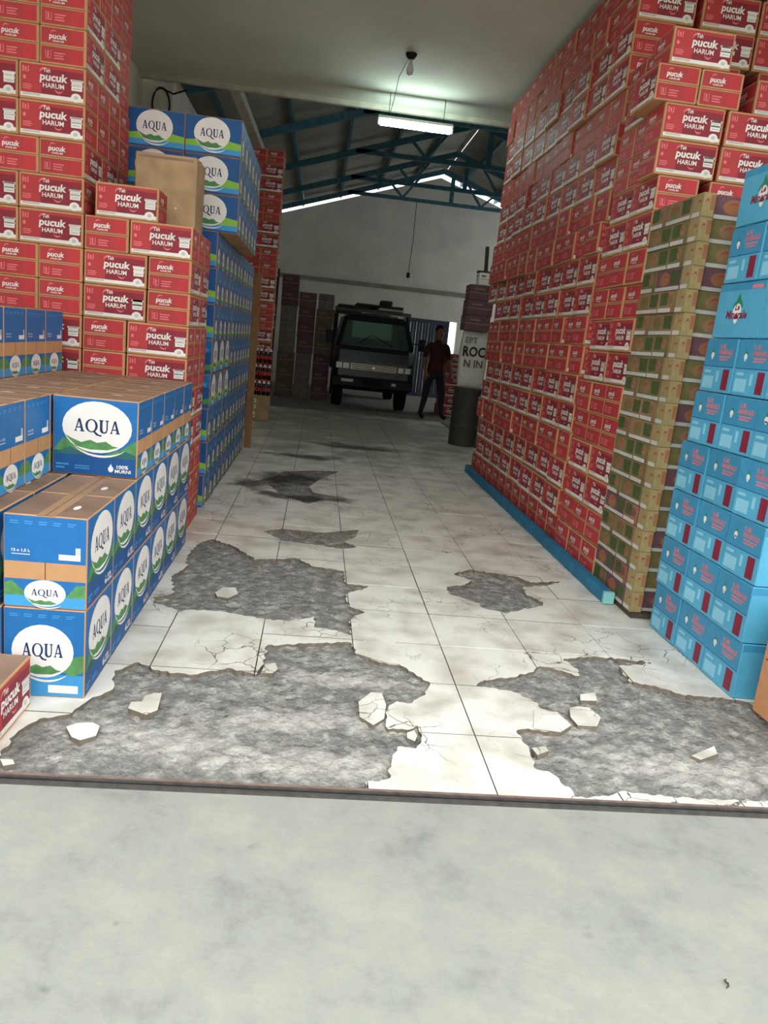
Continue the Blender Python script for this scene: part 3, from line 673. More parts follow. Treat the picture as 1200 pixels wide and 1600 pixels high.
# ================================================================== roof trusses
for k, (ty, lab) in enumerate(((10.0, 'blue steel roof truss just behind the concrete slab edge'), (12.6, 'blue steel roof truss over the far carton tower'), (15.2, 'blue steel roof truss above the parked truck cab'), (17.6, 'blue steel roof truss above the parked truck bed'), (19.4, 'dark blue steel truss close to the back wall'))):
    e = empty('roof_truss', (RIDGE_X, ty, RIDGE_Z-.14)); tag(e, lab, 'truss', 'roof trusses')
    for s in (-1, 1):
        b = MB(); b.bar((0, 0, 0), (s*4.42, 0, -SLOPE*4.42), .06, .11, 'truss_blue'); b.build('rafter', e)
        b = MB(); b.bar((s*.55, 0, -SLOPE*.55), (s*.95, 0, -.70), .05, .05, 'truss_blue'); b.build('web_strut', e)
        b = MB(); b.bar((s*1.25, 0, -SLOPE*1.25), (s*.95, 0, -.70), .05, .05, 'truss_blue'); b.build('web_strut', e)
    b = MB(); b.bar((-2.25, 0, -.72), (2.25, 0, -.72), .06, .08, 'truss_blue'); b.build('tie_beam', e)
    b = MB(); b.bar((.22, 0, -.06), (.22, 0, -.72), .09, .09, 'truss_blue'); b.build('king_post', e)
e = MB(); e.bar((-1.22, SLAB_Y+.06, 3.98), (-1.13, 13.5, 3.94), .12, .10, 'slab_edge'); tag(e.build('gutter_beam'), 'pale beam running back from the slab edge over the blue cartons', 'beam')
# ================================================================== cartons
# ---- large water cartons, front pile beside the threshold
WG = 'large water cartons in the low stepped pile'
def aq(x0, y0, z, along_x, label, alt=False, parts=True):
    """corner of least x and y; along_x: long side runs along x"""
    L, W = .338, .268
    cx, cy = (x0+L/2, y0+W/2) if along_x else (x0+W/2, y0+L/2)
    (AQ_ALT if alt else AQ).place('water_carton', cx+jit(.0006), cy, z, (0 if along_x else -math.pi/2)+jit(.001), label, 'carton', WG, parts)
for k in range(2):
    lay = ('bottom', 'second')[k]
    for i in range(6):
        lab = ('blue water carton, %s layer of the low pile, front corner by the threshold' % lay) if i == 0 else 'blue water carton, %s layer of the low pile, %s back along the aisle' % (lay, ORD[i+1])
        aq(-.705-.268, 2.515+.341*i, .3215*k, False, lab, alt=(k == 0 and i == 0))
    for i in range(6):
        aq(-.705-.268-.274-(.01 if k else 0), 2.50+.341*i, .3215*k, False, 'brown-topped blue water carton, %s layer, inner row of the low pile, %s back' % (lay, ORD[i+1]), parts=False)
    for i in range(7):
        aq(-1.60, 2.62+.271*i, .3215*k, True, 'blue water carton buried in the low pile, %s layer, third row in, %s back' % (lay, ORD[i+1]), parts=False)
for i in range(5):
    aq(-1.048, 3.215+.271*i, .643, True, 'blue water carton with big logo facing the doorway, on the low pile' if i == 0 else 'blue water carton, third layer of the low pile, %s behind the big logo' % ORD[i])
for i in range(8):
    aq(-1.396, 2.40+.271*i, .643, True, 'kraft-banded water carton, third layer, inner row beside the big logo carton, %s back' % ORD[i+1])
for i in range(4):
    aq(-1.745, 3.40+.271*i, .643, True, 'water carton under the topmost layer of the low pile, %s back' % ORD[i+1], parts=False)
    aq(-1.752, 3.40+.271*i, .9645, True, 'dim kraft-banded water carton, topmost layer of the low pile, %s back' % ORD[i+1])

# ---- red tea cartons: collected first, the nearest 300 become things of their own
TEAS = []
def tea(x, y, z, along_x, label, group, sc, hidden=False):
    TEAS.append((x, y, z, 0. if along_x else math.pi/2, label, group, sc, hidden))
LP, WP, HP = .345, .2395, .1815
SCL = (1.022, 1.022, 1.008)
SG, TG, HG, EG, DG, GG = 'red tea cartons in the stepped stack', 'red tea cartons in the tower by the white wall', 'red tea cartons in the long wall', 'red tea cartons in the block by the noodle cartons', 'red tea cartons in the far tower', 'red tea cartons by the back gate'
PX, PY, TXR = -.747, 4.578, -1.340
for k in range(10):
    z = HP*k
    lw = ORD[k+1]+' layer up'
    if k in (8, 7, 4, 3):
        tea(TXR+.004+LP/2, PY+WP/2, z, True, 'red tea carton, %s, broad side front, beside the tower, stepped stack' % lw, SG, SCL, k < 4)
        for i in range(2): tea(PX-WP/2, PY+LP*(i+.5), z, False, 'red tea carton, %s, %s back along the aisle, stepped stack' % (lw, ORD[i+1]), SG, SCL)
    else:
        tea(TXR+.004+WP/2, PY+LP/2, z, False, 'red tea carton, %s, narrow end front, beside the tower, stepped stack' % lw, SG, SCL, k < 4)
        for i in range(3): tea(PX-LP/2, PY+WP*(i+.5), z, True, 'red tea carton, %s, %s back along the aisle, stepped stack' % (lw, ORD[i+1]), SG, SCL)
tea(-1.116, PY+.02+WP/2, HP*10, True, 'single red tea carton on top of the stepped stack before the plain carton', SG, SCL)
for k in range(21):
    z = HP*k; lw = ORD[k+1]+' layer up'
    if k in (3, 5, 6, 9, 10, 12, 13, 16, 17, 19):
        for i in range(2): tea(TXR-LP*(i+.5), PY+WP/2, z, True, 'red tea carton, %s, broad side front, %s from the corner, wall tower' % (lw, ORD[i+1]), TG, SCL, k < 5)
        if k >= 9:
            for i in range(1, 4): tea(TXR-LP/2, PY+WP*(i+.5), z, True, 'red tea carton, %s, %s back on the aisle side, wall tower' % (lw, ORD[i+1]), TG, SCL)
    else:
        for i in range(3): tea(TXR-WP*(i+.5), PY+LP/2, z, False, 'red tea carton, %s, narrow end front, %s from the corner, wall tower' % (lw, ORD[i+1]), TG, SCL, k < 4)
        if k >= 9:
            tea(TXR-WP/2, PY+LP*1.5, z, False, 'red tea carton, %s, second back on the aisle side, wall tower' % lw, TG, SCL)
            tea(TXR-LP/2, PY+LP*2+WP/2, z, True, 'red tea carton, %s, third back on the aisle side, wall tower' % lw, TG, SCL)
LQ, WQ, HQ, ZB = .372, .262, .199, .030
SCR = (1.105, 1.118, 1.107); SCB = (1.105, 1.118, 1.08)
XF = 1.768
rr = random.Random(11)
# block by the noodle cartons
HZ2 = .1945; ZT = ZB+HZ2*11
for k in range(16):
    z = ZB+HZ2*k if k < 11 else ZT+.1825*(k-11); lw = ORD[k+1]+' layer up'
    if k <= 10:
        if k in (2, 3, 6, 7, 10):
            for i in range(2): tea(XF+WQ/2+(rr.uniform(-.006, .018) if k else 0), 4.362+LQ*(i+.5), z, False, 'red tea carton, %s, broad side to the aisle, %s behind the noodle cartons' % (lw, ORD[i+1]), EG, SCB)
        else:
            for i in range(3): tea(XF+LQ/2+(rr.uniform(-.006, .018) if k else 0), 4.362+WQ*(i+.5), z, True, 'red tea carton, %s, narrow end to the aisle, %s behind the noodle cartons' % (lw, ORD[i+1]), EG, SCB)
    elif k in (11, 14):
        xa = 1.762 if k == 11 else 1.662
        for i in range(2):
            tea(xa+WP*(i+.5)+i*(.06 if k == 11 else .003), 4.362+LP/2, z, False, 'red tea carton, %s, narrow end to the doorway, %s from the aisle' % (lw, ORD[i+1]), EG, SCL)
        tea(xa+WP*2+.10+LP/2, 4.40+WP/2, z, True, 'red tea carton, %s, broad side to the doorway, third from the aisle' % lw, EG, SCL)
        tea(XF+WP/2, 4.362+LP*1.5, z, False, 'red tea carton, %s, second back on the aisle side of the noodle block' % lw, EG, SCL)
    else:
        xa = {12: 1.728, 13: 1.732, 15: 1.712}[k]
        for i in range(2 if k < 15 else 1):
            tea(xa+LP*(i+.5)+.016*i, 4.362+WP/2, z, True, 'red tea carton, %s, broad side to the doorway, %s from the aisle' % (lw, ORD[i+1]), EG, SCL)
        for i in range(1, 3): tea(XF+LP/2, 4.362+WP*(i+.5), z, True, 'red tea carton, %s, %s back on the aisle side of the noodle block' % (lw, ORD[i+1]), EG, SCL)
# long wall above the blue plank
for k in range(19):
    z = ZB+HQ*k; lw = ORD[k+1]+' layer up'; dx0 = rr.uniform(-.010, .010) if k else 0
    if k in (1, 2, 4, 5, 8, 9, 12, 13, 15, 16):
        for i in range(8 + (k >= 9)):
            tea(XF+WQ/2+dx0+(rr.uniform(-.012, .02) if k else .012), 5.165+LQ*(i+.5), z, False, 'red tea carton, %s, broad side to the aisle, %s along the long wall' % (lw, ORD[i+1]), HG, SCR)
    else:
        for i in range(12 + (k >= 9)):
            tea(XF+LQ/2+dx0+(rr.uniform(-.012, .02) if k else .012), 5.165+WQ*(i+.5), z, True, 'red tea carton, %s, narrow end to the aisle, %s along the long wall' % (lw, ORD[i+1]), HG, SCR)
for k in range(11, 19):
    z = ZB+HQ*k; lw = ORD[k+1]+' layer up'
    for i in range(3):
        if k % 3: tea(XF+.42+LQ*(i+.5)+.01*i, 5.165+WQ/2, z, True, 'red tea carton, %s, broad side front, high behind the noodle block, %s inward' % (lw, ORD[i+1]), HG, SCR, k < 13)
        else: tea(XF+.42+LQ*(i+.5)+.01*i, 5.165+LQ/2, z, False, 'red tea carton, %s, narrow end front, high behind the noodle block, %s inward' % (lw, ORD[i+1]), HG, SCR, k < 13)
# far tower over the soda bottles
for k in range(20):
    z = .187*k; lw = ORD[k+1]+' layer up'
    if k % 4 in (1, 2):
        tea(-.70-LP/2, 11.62+WP/2, z, True, 'dim red tea carton, %s, of the far tower behind the soda bottles' % lw, DG, SCL)
        tea(-.70-LP*1.5, 11.62+WP/2, z, True, 'dim red tea carton, %s, inner column of the far tower' % lw, DG, SCL)
    else:
        for i in range(3): tea(-.70-WP*(i+.5), 11.62+LP/2, z, False, 'dim red tea carton, %s, %s from the aisle, far tower' % (lw, ORD[i+1]), DG, SCL)
for k in range(6):
    for i in range(3):
        tea(2.42+LQ/2+.02*(k % 2), 14.9+WQ*i, .2*k, True, 'dark red tea carton, %s, %s back, low stack before the gate gap' % (ORD[k+1]+' layer up', ORD[i+1]), GG, SCR)
def score(t):
    if t[7]: return 0
    x, y = t[0], t[1]; d2 = x*x+y*y+(t[2]-CAM_H)**2
    a = (.12 if t[3] == 0 else .06) if y-t[1] else .1
    sz = t[6][0]**2
    return sz/d2
order = sorted(range(len(TEAS)), key=lambda i: -score(TEAS[i])); keep = set(order[:300])
rest = MB(); shown_parts = set(order[:110])
for n, (x, y, z, rz, lab, grp, sc, hid) in enumerate(TEAS):
    rj = jit(.0012); xj = jit(.0006)
    if n in keep: 
        o = TEA.place('tea_carton', x+xj, y, z, rz+rj+(math.pi if JR.random() < .0 else 0), lab, 'carton', grp, n in shown_parts)
        o.scale = sc
    else:
        M_ = Matrix.Translation((x+xj, y, z)) @ Matrix.Rotation(rz+rj, 4, 'Z') @ Matrix.Diagonal((*sc, 1))
        A = TEA.all; vv = [M_ @ Vector(v) for v in A.v]
        k0 = len(rest.v); rest.v += [tuple(v) for v in vv]; mp = [rest.mi(nm) for nm in A.names]
        rest.f += [tuple(a+k0 for a in f) for f in A.f]; rest.m += [mp[q] for q in A.m]
o = rest.build('tea_cartons'); tag(o, 'dim red tea cartons filling the far ends of the stacks', 'cartons'); o['kind'] = 'stuff'
print('tea cartons', len(TEAS))

# ---- plain old carton on the stepped stack
c = Carton(.36, .27, .43, .006, 'kraft_old', 'kraft_old'); c.face('front', [rc(.02, .40, .34, .415, 'kraft_top', 1), rc(.24, .13, .25, .14, 'white', 2)]); c.topstrip(); c.finish('plain_carton')
c.place('plain_carton', -.982, 5.10, HP*10, -.03, 'plain worn kraft carton on the stepped red stack before blue cartons', 'carton', None, False)

# ---- tall pile of smaller water cartons
AG = 'water cartons in the tall blue pile'
HA = .2385
def aqs(x0, y0, z, along_x, label, parts):
    L, W = .368, .258
    cx, cy = (x0+L/2, y0+W/2) if along_x else (x0+W/2, y0+L/2)
    o = AQS.place('small_water_carton', cx+jit(.003), cy, z, (0 if along_x else math.pi/2)+jit(.004), label, 'carton', AG, parts); o.scale = (1, 1, 1.045)
for k in range(8):
    y = 5.505; n = 0; xr = -.737+JR.uniform(-.006, .006)
    while y < 8.2:
        lng = k in (3, 4) and n < 3
        aqs(xr-(.258 if lng else .368), y, HA*k, not lng, 'dark blue water carton, %s layer up, %s back along the tall pile' % (ORD[k+1], ORD[n+1]), n < 2)
        y += .372 if lng else .262; n += 1
    aqs(-1.49, 5.56, HA*k, True, 'dark blue water carton, %s layer up, hidden inner column of tall pile' % ORD[k+1], False)
for k in range(8, 11):
    for i in range(6):
        aqs(-.62-.368, 5.56+.262*i, HA*k, True, 'dark blue water carton, %s layer up, %s back in the leaning top of tall pile' % (ORD[k+1], ORD[i+1]), i < 3)
    aqs(-.62-.368*2-.004, 5.56, HA*k, True, 'dark blue water carton, %s layer up, next to the white wall, tall pile' % ORD[k+1], True)
b = MB(); b.box(-.038, .038, -.015, .015, 0, 1.86, 'ply'); o = b.build('plywood_board', None, (-.705, 8.56, 0)); tag(o, 'narrow plywood board standing at the back of the tall blue pile', 'board')

# ---- light blue mineral water cartons
MG = 'light blue mineral water cartons'
for k in range(9):
    z = .2475*k; yb = 3.70-(.02 if k < 4 else .07)-.012*max(0, k-4); xf = 1.84+JR.uniform(-.008, .008)
    if k in (6, 8):
        for i in range(2):
            LE.place('mineral_water_carton', xf+.137, yb-.392*(i+.5), z, -math.pi/2+jit(.006), 'light blue mineral water carton, %s layer up, big logo to aisle, %s from noodle cartons' % (ORD[k+1], ORD[i+1]), 'carton', MG)
    else:
        for i in range(3):
            LE.place('mineral_water_carton', xf+.193+(0, .004, .0)[i], yb-.28*(i+.5), z, jit(.008), 'light blue mineral water carton, %s layer up, %s from the noodle cartons' % (ORD[k+1], ORD[i+1]), 'carton', MG)
# ---- orange-brown carton at the doorway
c = Carton(.42, .40, .46, .006, 'kraft_orange', 'kraft_orange')
c.face('left', [txt('N', .30, .12, .36, .17, 'print_black', 3), txt('AI', .28, .05, .36, .10, 'print_black', 3), txt('M', .05, .34, .10, .39, 'print_black', 3), rc(.02, .23, .38, .236, 'seam', 1), rc(.15, .28, .18, .42, 'print_black', 3)])
c.face('front', [rc(.02, .23, .40, .236, 'seam', 1), txt('NAI', .06, .08, .22, .16, 'print_black', 3)])
c.topstrip(); c.finish('brown_carton').place('brown_carton', 1.882+.21, 2.55, 0, .02, 'orange-brown carton with black print before the light blue stack', 'carton', None, False)
# ---- red carton lying at the threshold
c = TEA.place('tea_carton', -.985, 2.285, 0, math.pi/2-.02, 'faded red carton with brown top alone beside the threshold', 'carton', None); c.scale = (1.03, 1.03, 1.0)

# ---- noodle cartons
NG = 'small noodle cartons in the tall column'
HN = .1122
for k in range(19):
    z = ZB+HN*k; kind = 2 if k in (0, 1, 4, 15) else (k*7 % 5) % 2
    lw = ORD[k+1]+' layer up'
    dx = JR.uniform(-.006, .006)
    if k % 5 in (0, 3):
        NOO[kind].place('noodle_carton', XF+.0935+dx, 3.885+.1415, z, math.pi/2+jit(.01), 'small printed noodle carton, %s, broad side to aisle, next to the cream column' % lw, 'carton', NG).scale = (1, 1, .98)
        NOO[(kind+1) % 2].place('noodle_carton', XF+.1415+dx, 3.885+.283+.004+.0935, z, jit(.01), 'small printed noodle carton, %s, narrow end to aisle, next to the red block' % lw, 'carton', NG).scale = (1, 1, .98)
    else:
        NOO[(kind+1) % 2 if kind < 2 else 2].place('noodle_carton', XF+.1415+dx, 3.885+.0935, z, jit(.01), 'small printed noodle carton, %s, narrow end to aisle, next to the cream column' % lw, 'carton', NG).scale = (1, 1, .98)
        NOO[kind].place('noodle_carton', XF+.0935+dx, 3.885+.191+.1415, z, math.pi/2+jit(.01), 'small printed noodle carton, %s, broad side to aisle, next to the red block' % lw, 'carton', NG).scale = (1, 1, .98)
    if k < 19:
        NOOC.place('noodle_carton', XF+.032+dx, 3.775+.0535, z, (0 if k % 4 else .0)+jit(.01), 'slim cream noodle carton, %s, on the doorway corner of the noodle column' % lw, 'carton', 'slim cream noodle cartons').scale = (.33, 1, .98)
        NOO[0 if k % 3 else 2].place('noodle_carton', XF+.072+.1415+dx, 3.842, z, jit(.004), 'shaded noodle carton, %s, behind the light blue stack' % lw, 'carton', 'noodle cartons behind the light blue stack', False).scale = (1, .40, .98)
b = empty('pallet', (2.3, 6.1, 0)); tag(b, 'low wooden pallet boards under the long red carton wall', 'pallet')
for i in range(5):
    q = MB(); q.box(-.52+.21*i, -.52+.21*i+.17, -2.33, 2.5, .001, .028, 'dark_wood'); q.build('board', b)
e = MB(); e.cbox(1.702, 1.758, 3.99, 8.25, 0, .072, .006, 'plank_blue'); pk = e.build('plank'); tag(pk, 'long blue painted plank along the foot of the red wall', 'plank')
e = MB(); e.box(1.700, 1.760, 3.968, 3.99, .004, .072, 'plank_end'); q = e.build('end_cap', pk); q['label'] = 'pale blue-green end'

# ================================================================== far end
# soda bottles on a carton before the far tower
c = Carton(.28, .24, .36, .005, 'kraft_old', 'kraft_old'); c.face('front', [ell(.06, .28, .035, .03, 'white', 2, 12), ell(.06, .28, .018, .014, 'kraft_old', 2.4, 10), ell(.06, .19, .035, .03, 'white', 2, 12), ell(.06, .19, .018, .014, 'kraft_old', 2.4, 10), ell(.055, .10, .035, .03, 'white', 2, 12), rc(.03, .04, .09, .06, 'white', 2)]); c.finish('bottle_carton')
c.place('bottle_carton', -.79, 11.38, 0, 0, 'kraft carton with white print under the soda bottles', 'carton', None, False)
bb = MB(); bb.tube([(0, 0, 0), (0, 0, .006), (0, 0, .13), (0, 0, .165), (0, 0, .20), (0, 0, .208)], [.024, .029, .029, .024, .0125, .0125], 'cola', 12); BOT = bb.mesh('bottle', True)
bl = MB(); bl.tube([(0, 0, .06), (0, 0, .11)], .0298, 'cap_red', 12, False); BLAB = bl.mesh('bottle_label', True)
bw = MB(); bw.tube([(0, 0, .208), (0, 0, .228)], .0145, 'cap_red', 12); bw.tube([(0, 0, .17), (0, 0, .208)], [.0235, .0140], 'white', 12, False); BCAP = bw.mesh('bottle_cap')
for k in range(3):
    for i in range(4):
        o = add('soda_bottle', BOT, None, (-.88+.066*i, 11.30, .36+.2285*k)); tag(o, 'dark soda bottle, %s row up, %s from the aisle side' % (('lowest', 'middle', 'upper')[k], ORD[4-i]), 'bottle', 'soda bottles before the far tower')
        add('bottle_label', BLAB, o); add('bottle_cap', BCAP, o)
# cartons beside the truck
def plain(L, W, H, col, nm):
    c = Carton(L, W, H, .006, col, col)
    for n, w_ in (('front', L), ('left', W), ('right', W)): c.face(n, [rc(.01, H*.46, w_-.01, H*.5, 'tape', 1), rc(w_*.2, H*.65, w_*.6, H*.8, 'kraft_top', 2)])
    return c.finish(nm)
PC = [plain(.34, .34, .295, 'brown_card', 'ca'), plain(.31, .34, .295, 'grey_card', 'cb'), plain(.33, .34, .295, 'purple_card', 'cc')]
for ci, (x, n, y) in enumerate(((-.66, 8, 16.0), (-.30, 7, 16.05), (.06, 7, 15.9))):
    for k in range(n):
        PC[(ci+k//3) % 3].place('shipping_carton', x+jit(.006), y,   .298*k, jit(.006), 'dim shipping carton, %s layer up, %s column beside the truck' % (ORD[k+1], ('tallest outer', 'middle', 'innermost')[ci]), 'carton', 'dim cartons beside the truck', k > 3)
b = MB(); b.bar((0, 0, 0), (.03, .1, 2.45), .07, .05, 'dark_wood'); tag(b.build('wooden_pole', None, (-.93, 15.5, 0)), 'dark wooden pole leaning beside the far brown cartons', 'pole')
# drum, sack, cartons past the end of the long wall
d = empty('drum', (2.10, 10.62, 0)); tag(d, 'dark drum standing past the end of the red wall', 'drum')
q = MB(); q.tube([(0, 0, 0), (0, 0, .02), (0, 0, .78), (0, 0, .80)], [.19, .195, .195, .19], 'drum', 24); q.build('barrel', d, smooth=False)
for zz in (.26, .53): q = MB(); q.tube([(0, 0, zz-.012), (0, 0, zz), (0, 0, zz+.012)], [.195, .204, .195], 'drum', 24, False); q.build('hoop', d)
def sack():
    bm = bmesh.new(); nx_, nz_ = 10, 16; W, H, D = .38, .76, .24
    rings = []
    for k in range(nz_+1):
        v = k/nz_; prof = min(1, (math.sin(math.pi*min(max(v, .02), .98)))**.35)
        ring_ = []
        for a in range(24):
            t = 2*math.pi*a/24; c_, s_ = math.cos(t), math.sin(t); e_ = .55
            x = W/2*math.copysign(abs(c_)**e_, c_)*(.80+.20*prof); y = D/2*math.copysign(abs(s_)**e_, s_)*prof*(1+.04*math.sin(9*v+3*t))
            ring_.append(bm.verts.new((x, y, v*H)))
        rings.append(ring_)
    for k in range(nz_):
        for a in range(24): bm.faces.new((rings[k][a], rings[k][(a+1) % 24], rings[k+1][(a+1) % 24], rings[k+1][a]))
    bm.faces.new(rings[0][::-1]); bm.faces.new(rings[-1])
    me = bpy.data.meshes.new('sack'); bm.to_mesh(me); bm.free(); me.materials.append(MATS['sack'])
    me.polygons.foreach_set('use_smooth', [True]*len(me.polygons)); return me
o = add('sack', sack(), None, (2.10, 10.60, .80)); tag(o, 'white printed sack standing on the dark drum', 'sack')
lt = MB()
for s_, z0, z1, x0, x1, mt in (('EPT', .60, .68, -.15, .02, 'grey_card'), ('ROCI', .42, .56, -.17, .17, 'print_black'), ('N IN', .28, .38, -.14, .12, 'brown_card')):
    _, v, f, mt, _l = txt(s_, x0, z0, x1, z1, mt, 3, bold=.03); lt.raw([(a, -.130, bz) for a, bz in v], f, mt)
lt.build('lettering', o)
for k in range(3):
    PC[2].place('shipping_carton', 2.08+.01*k, 10.64, 1.565+.2*k, jit(.03), 'purplish carton, %s of three above the printed sack' % ('lowest', 'middle', 'top')[k], 'carton', 'purplish cartons on the sack').scale = (1.05, 1, .67)
c = plain(.15, .2, .16, 'white', 'cw'); c.place('white_carton', 2.11, 10.62, 2.166, 0, 'small white carton on the purplish cartons', 'carton', None)
b = MB(); b.box(-.09, .09, -.06, .06, 0, .025, 'dark_wood'); b.bar((.02, 0, .025), (.0, 0, .34), .06, .04, 'dark_wood'); tag(b.build('wood_offcut', None, (2.11, 10.60, 2.327)), 'dark wooden bracket on the small white carton', 'wood')

# back gate, a little open
g_ = empty('gate', (GX0, BACK-.03, 0)); tag(g_, 'dark blue-grey slatted steel gate in the back wall', 'gate')
q = MB()
for (x0, x1, z0, z1) in ((0, GXG-GX0, 0, .08), (0, GXG-GX0, GZ-.1, GZ), (0, .06, .08, GZ-.1), (GXG-GX0-.06, GXG-GX0, .08, GZ-.1)): q.box(x0, x1, -.03, .03, z0, z1, 'gate')
q.build('gate_frame', g_)
n = 13; wd = (GXG-GX0-.12)/n
for i in range(n): q = MB(); q.box(.06+wd*i+.002, .06+wd*(i+1)-.002, -.018-.008*(i % 2), .010, .08, GZ-.1, 'gate'); q.build('slat', g_)

# ================================================================== truck
def truck():
    T = empty('truck', (1.03, 14.45, 0)); tag(T, 'black cab-over light truck with silver grille parked at the far end', 'truck')
    b = MB()     # lower cab: lofted rings
    secs = [(.36, .06, .70), (.44, .0, .735), (.62, -.02, .75), (.90, .0, .752), (1.08, .05, .745), (1.16, .09, .73)]
    vs = []; fs = []
    for z, yf, hw in secs: vs += [(-hw, yf+.09, z), (-hw+.10, yf, z), (hw-.10, yf, z), (hw, yf+.09, z), (hw, 1.45, z), (-hw, 1.45, z)]
    for k in range(len(secs)-1):
        for a in range(6): fs.append((k*6+a, k*6+(a+1) % 6, k*6+6+(a+1) % 6, k*6+6+a))
    fs.append((5, 4, 3, 2, 1, 0)); n_ = (len(secs)-1)*6; fs.append(tuple(range(n_, n_+6)))
    b.raw(vs, fs, 'truck_black'); b.build('cab_body', T)
    for s in (-1, 1):
        for p0, p1, pw, ph in (((s*.68, .14, 1.15), (s*.56, .50, 1.66), .08, .09), ((s*.71, .72, 1.15), (s*.60, .74, 1.68), .06, .07), ((s*.70, 1.40, 1.15), (s*.60, 1.38, 1.68), .09, .10)):
            b = MB(); b.bar(p0, p1, pw, ph, 'truck_black'); b.build('pillar', T)
    b = MB(); b.raw([(-.60, .44, 1.62), (.60, .44, 1.62), (.62, 1.44, 1.66), (-.62, 1.44, 1.66), (-.52, .56, 1.74), (.52, .56, 1.74), (.54, 1.40, 1.77), (-.54, 1.40, 1.77)], [(3, 2, 1, 0), (4, 5, 6, 7), (0, 1, 5, 4), (1, 2, 6, 5), (2, 3, 7, 6), (3, 0, 4, 7)], 'truck_black'); b.build('cab_roof', T)
    b = MB(); b.box(-.64, .64, 1.38, 1.44, 1.14, 1.32, 'truck_black'); b.box(-.64, -.40, 1.38, 1.44, 1.32, 1.66, 'truck_black'); b.box(.40, .64, 1.38, 1.44, 1.32, 1.66, 'truck_black'); b.build('cab_back', T)
    b = MB(); A = [(-.66, .115, 1.165), (.66, .115, 1.165), (.55, .46, 1.64), (-.55, .46, 1.64)]; b.raw(A+[(x, y+.008, z-.004) for x, y, z in A], [(0, 1, 2, 3), (7, 6, 5, 4), (0, 4, 5, 1), (1, 5, 6, 2), (2, 6, 7, 3), (3, 7, 4, 0)], 'glass'); b.build('windscreen', T)
    b = MB(); b.box(-.40, .40, 1.405, 1.415, 1.32, 1.66, 'glass'); b.build('rear_window', T)
    for s in (-1, 1):
        b = MB(); b.raw([(s*.705, .20, 1.17), (s*.71, 1.36, 1.17), (s*.605, 1.36, 1.65), (s*.59, .52, 1.65)], [(0, 1, 2, 3)], 'glass'); b.build('side_window', T)
        b = MB(); b.bar((s*.70, .16, 1.30), (s*.86, .10, 1.30), .02, .02, 'truck_trim'); b.cbox(min(s*.80, s*.93), max(s*.80, s*.93), .06, .10, 1.18, 1.40, .012, 'truck_trim'); b.build('mirror', T)
        b = MB(); b.bar((s*.35, .14, 1.20), (s*.02-.06, .27, 1.38), .012, .012, 'rubber'); b.build('wiper', T)
        for x0, x1 in ((.45, .565), (.585, .70)):
            b = MB(); xa, xb = sorted((s*x0, s*x1)); b.cbox(xa, xb, -.045, .02, .735, .855, .012, 'chrome'); h = b.build('headlight', T)
            q = MB(); q.box(xa+.015, xb-.015, -.050, -.045, .75, .84, 'bulb'); q.build('lens', h)
        for yy in (.70, 3.35):
            b = MB(); xo = s*.62; b.tube([(xo-.10, yy, .29), (xo-.085, yy, .29), (xo+.085, yy, .29), (xo+.10, yy, .29)], [.25, .285, .285, .25], 'rubber', 24); wl = b.build('wheel', T)
            q = MB(); q.tube([(xo+s*.101, yy, .29), (xo+s*.106, yy, .29)], [.15, .13], 'silver', 16); q.build('hub', wl)
    b = MB(); b.cbox(-.43, .43, -.04, .0, .735, .855, .008, 'silver'); gr = b.build('grille', T)
    for i in range(3): q = MB(); q.box(-.40, .40, -.046, -.040, .757+.032*i, .768+.032*i, 'truck_trim'); q.build('grille_bar', gr)
    q = MB(); q.cbox(-.03, .03, -.052, -.04, .765, .825, .008, 'chrome'); q.build('badge', gr)
    b = MB(); b.cbox(-.76, .76, -.08, .04, .42, .60, .02, 'truck_trim'); bp = b.build('bumper', T)
    q = MB(); q.box(-.20, .20, -.09, -.08, .47, .58, 'rubber'); q.build('number_plate', bp)
    q = MB(); q.box(-.58, -.36, -.088, -.08, .51, .56, 'greywhite'); q.build('fog_lamp', bp); q = MB(); q.box(.36, .44, -.088, -.08, .50, .55, 'greywhite'); q.build('fog_lamp', bp)
    b = MB(); b.box(-.35, -.25, .3, 4.4, .34, .46, 'truck_trim'); b.box(.25, .35, .3, 4.4, .34, .46, 'truck_trim'); b.build('chassis', T)
    b = MB(); b.box(-.78, .78, 1.6, 4.5, .66, .74, 'truck_trim'); b.box(-.78, -.74, 1.6, 4.5, .74, 1.10, 'truck_trim'); b.box(.74, .78, 1.6, 4.5, .74, 1.10, 'truck_trim'); b.box(-.78, .78, 4.46, 4.5, .74, 1.10, 'truck_trim'); b.box(-.74, .74, 1.60, 1.64, .74, 1.12, 'truck_trim'); b.build('cargo_bed', T)
    for yy in (1.66, 4.4):
        b = MB(); b.bar((-.78, yy, 1.86), (.78, yy, 1.86), .06, .07, 'grey_card'); rk = b.build('rack_bar', T)
        for x in (-.72, .72):
            b = MB(); b.bar((x, yy, 1.08), (x, yy, 1.83), .05, .05, 'truck_trim'); b.build('rack_post', rk)
    return T
truck()
for i, (x, w_, z, mt, lab) in enumerate(((.62, .62, 1.897, 'dark_wood', 'wide dark board on the truck rack'), (1.38, .50, 1.897, 'greywhite', 'pale board on the truck rack'), (1.15, .95, 1.95, 'dark_wood', 'dark board lying across the other boards on the truck rack'))):
    b = MB(); b.cbox(-w_/2, w_/2, -1.5, 1.45, 0, .045, .006, mt); tag(b.build('board', None, (x, 17.45, z)), lab, 'board')
b = MB(); b.cbox(-.12, .12, -.2, .2, 0, .10, .02, 'dark_wood'); tag(b.build('wood_block', None, (1.28, 16.2, 1.997)), 'short dark wood block on top of the truck boards', 'wood')

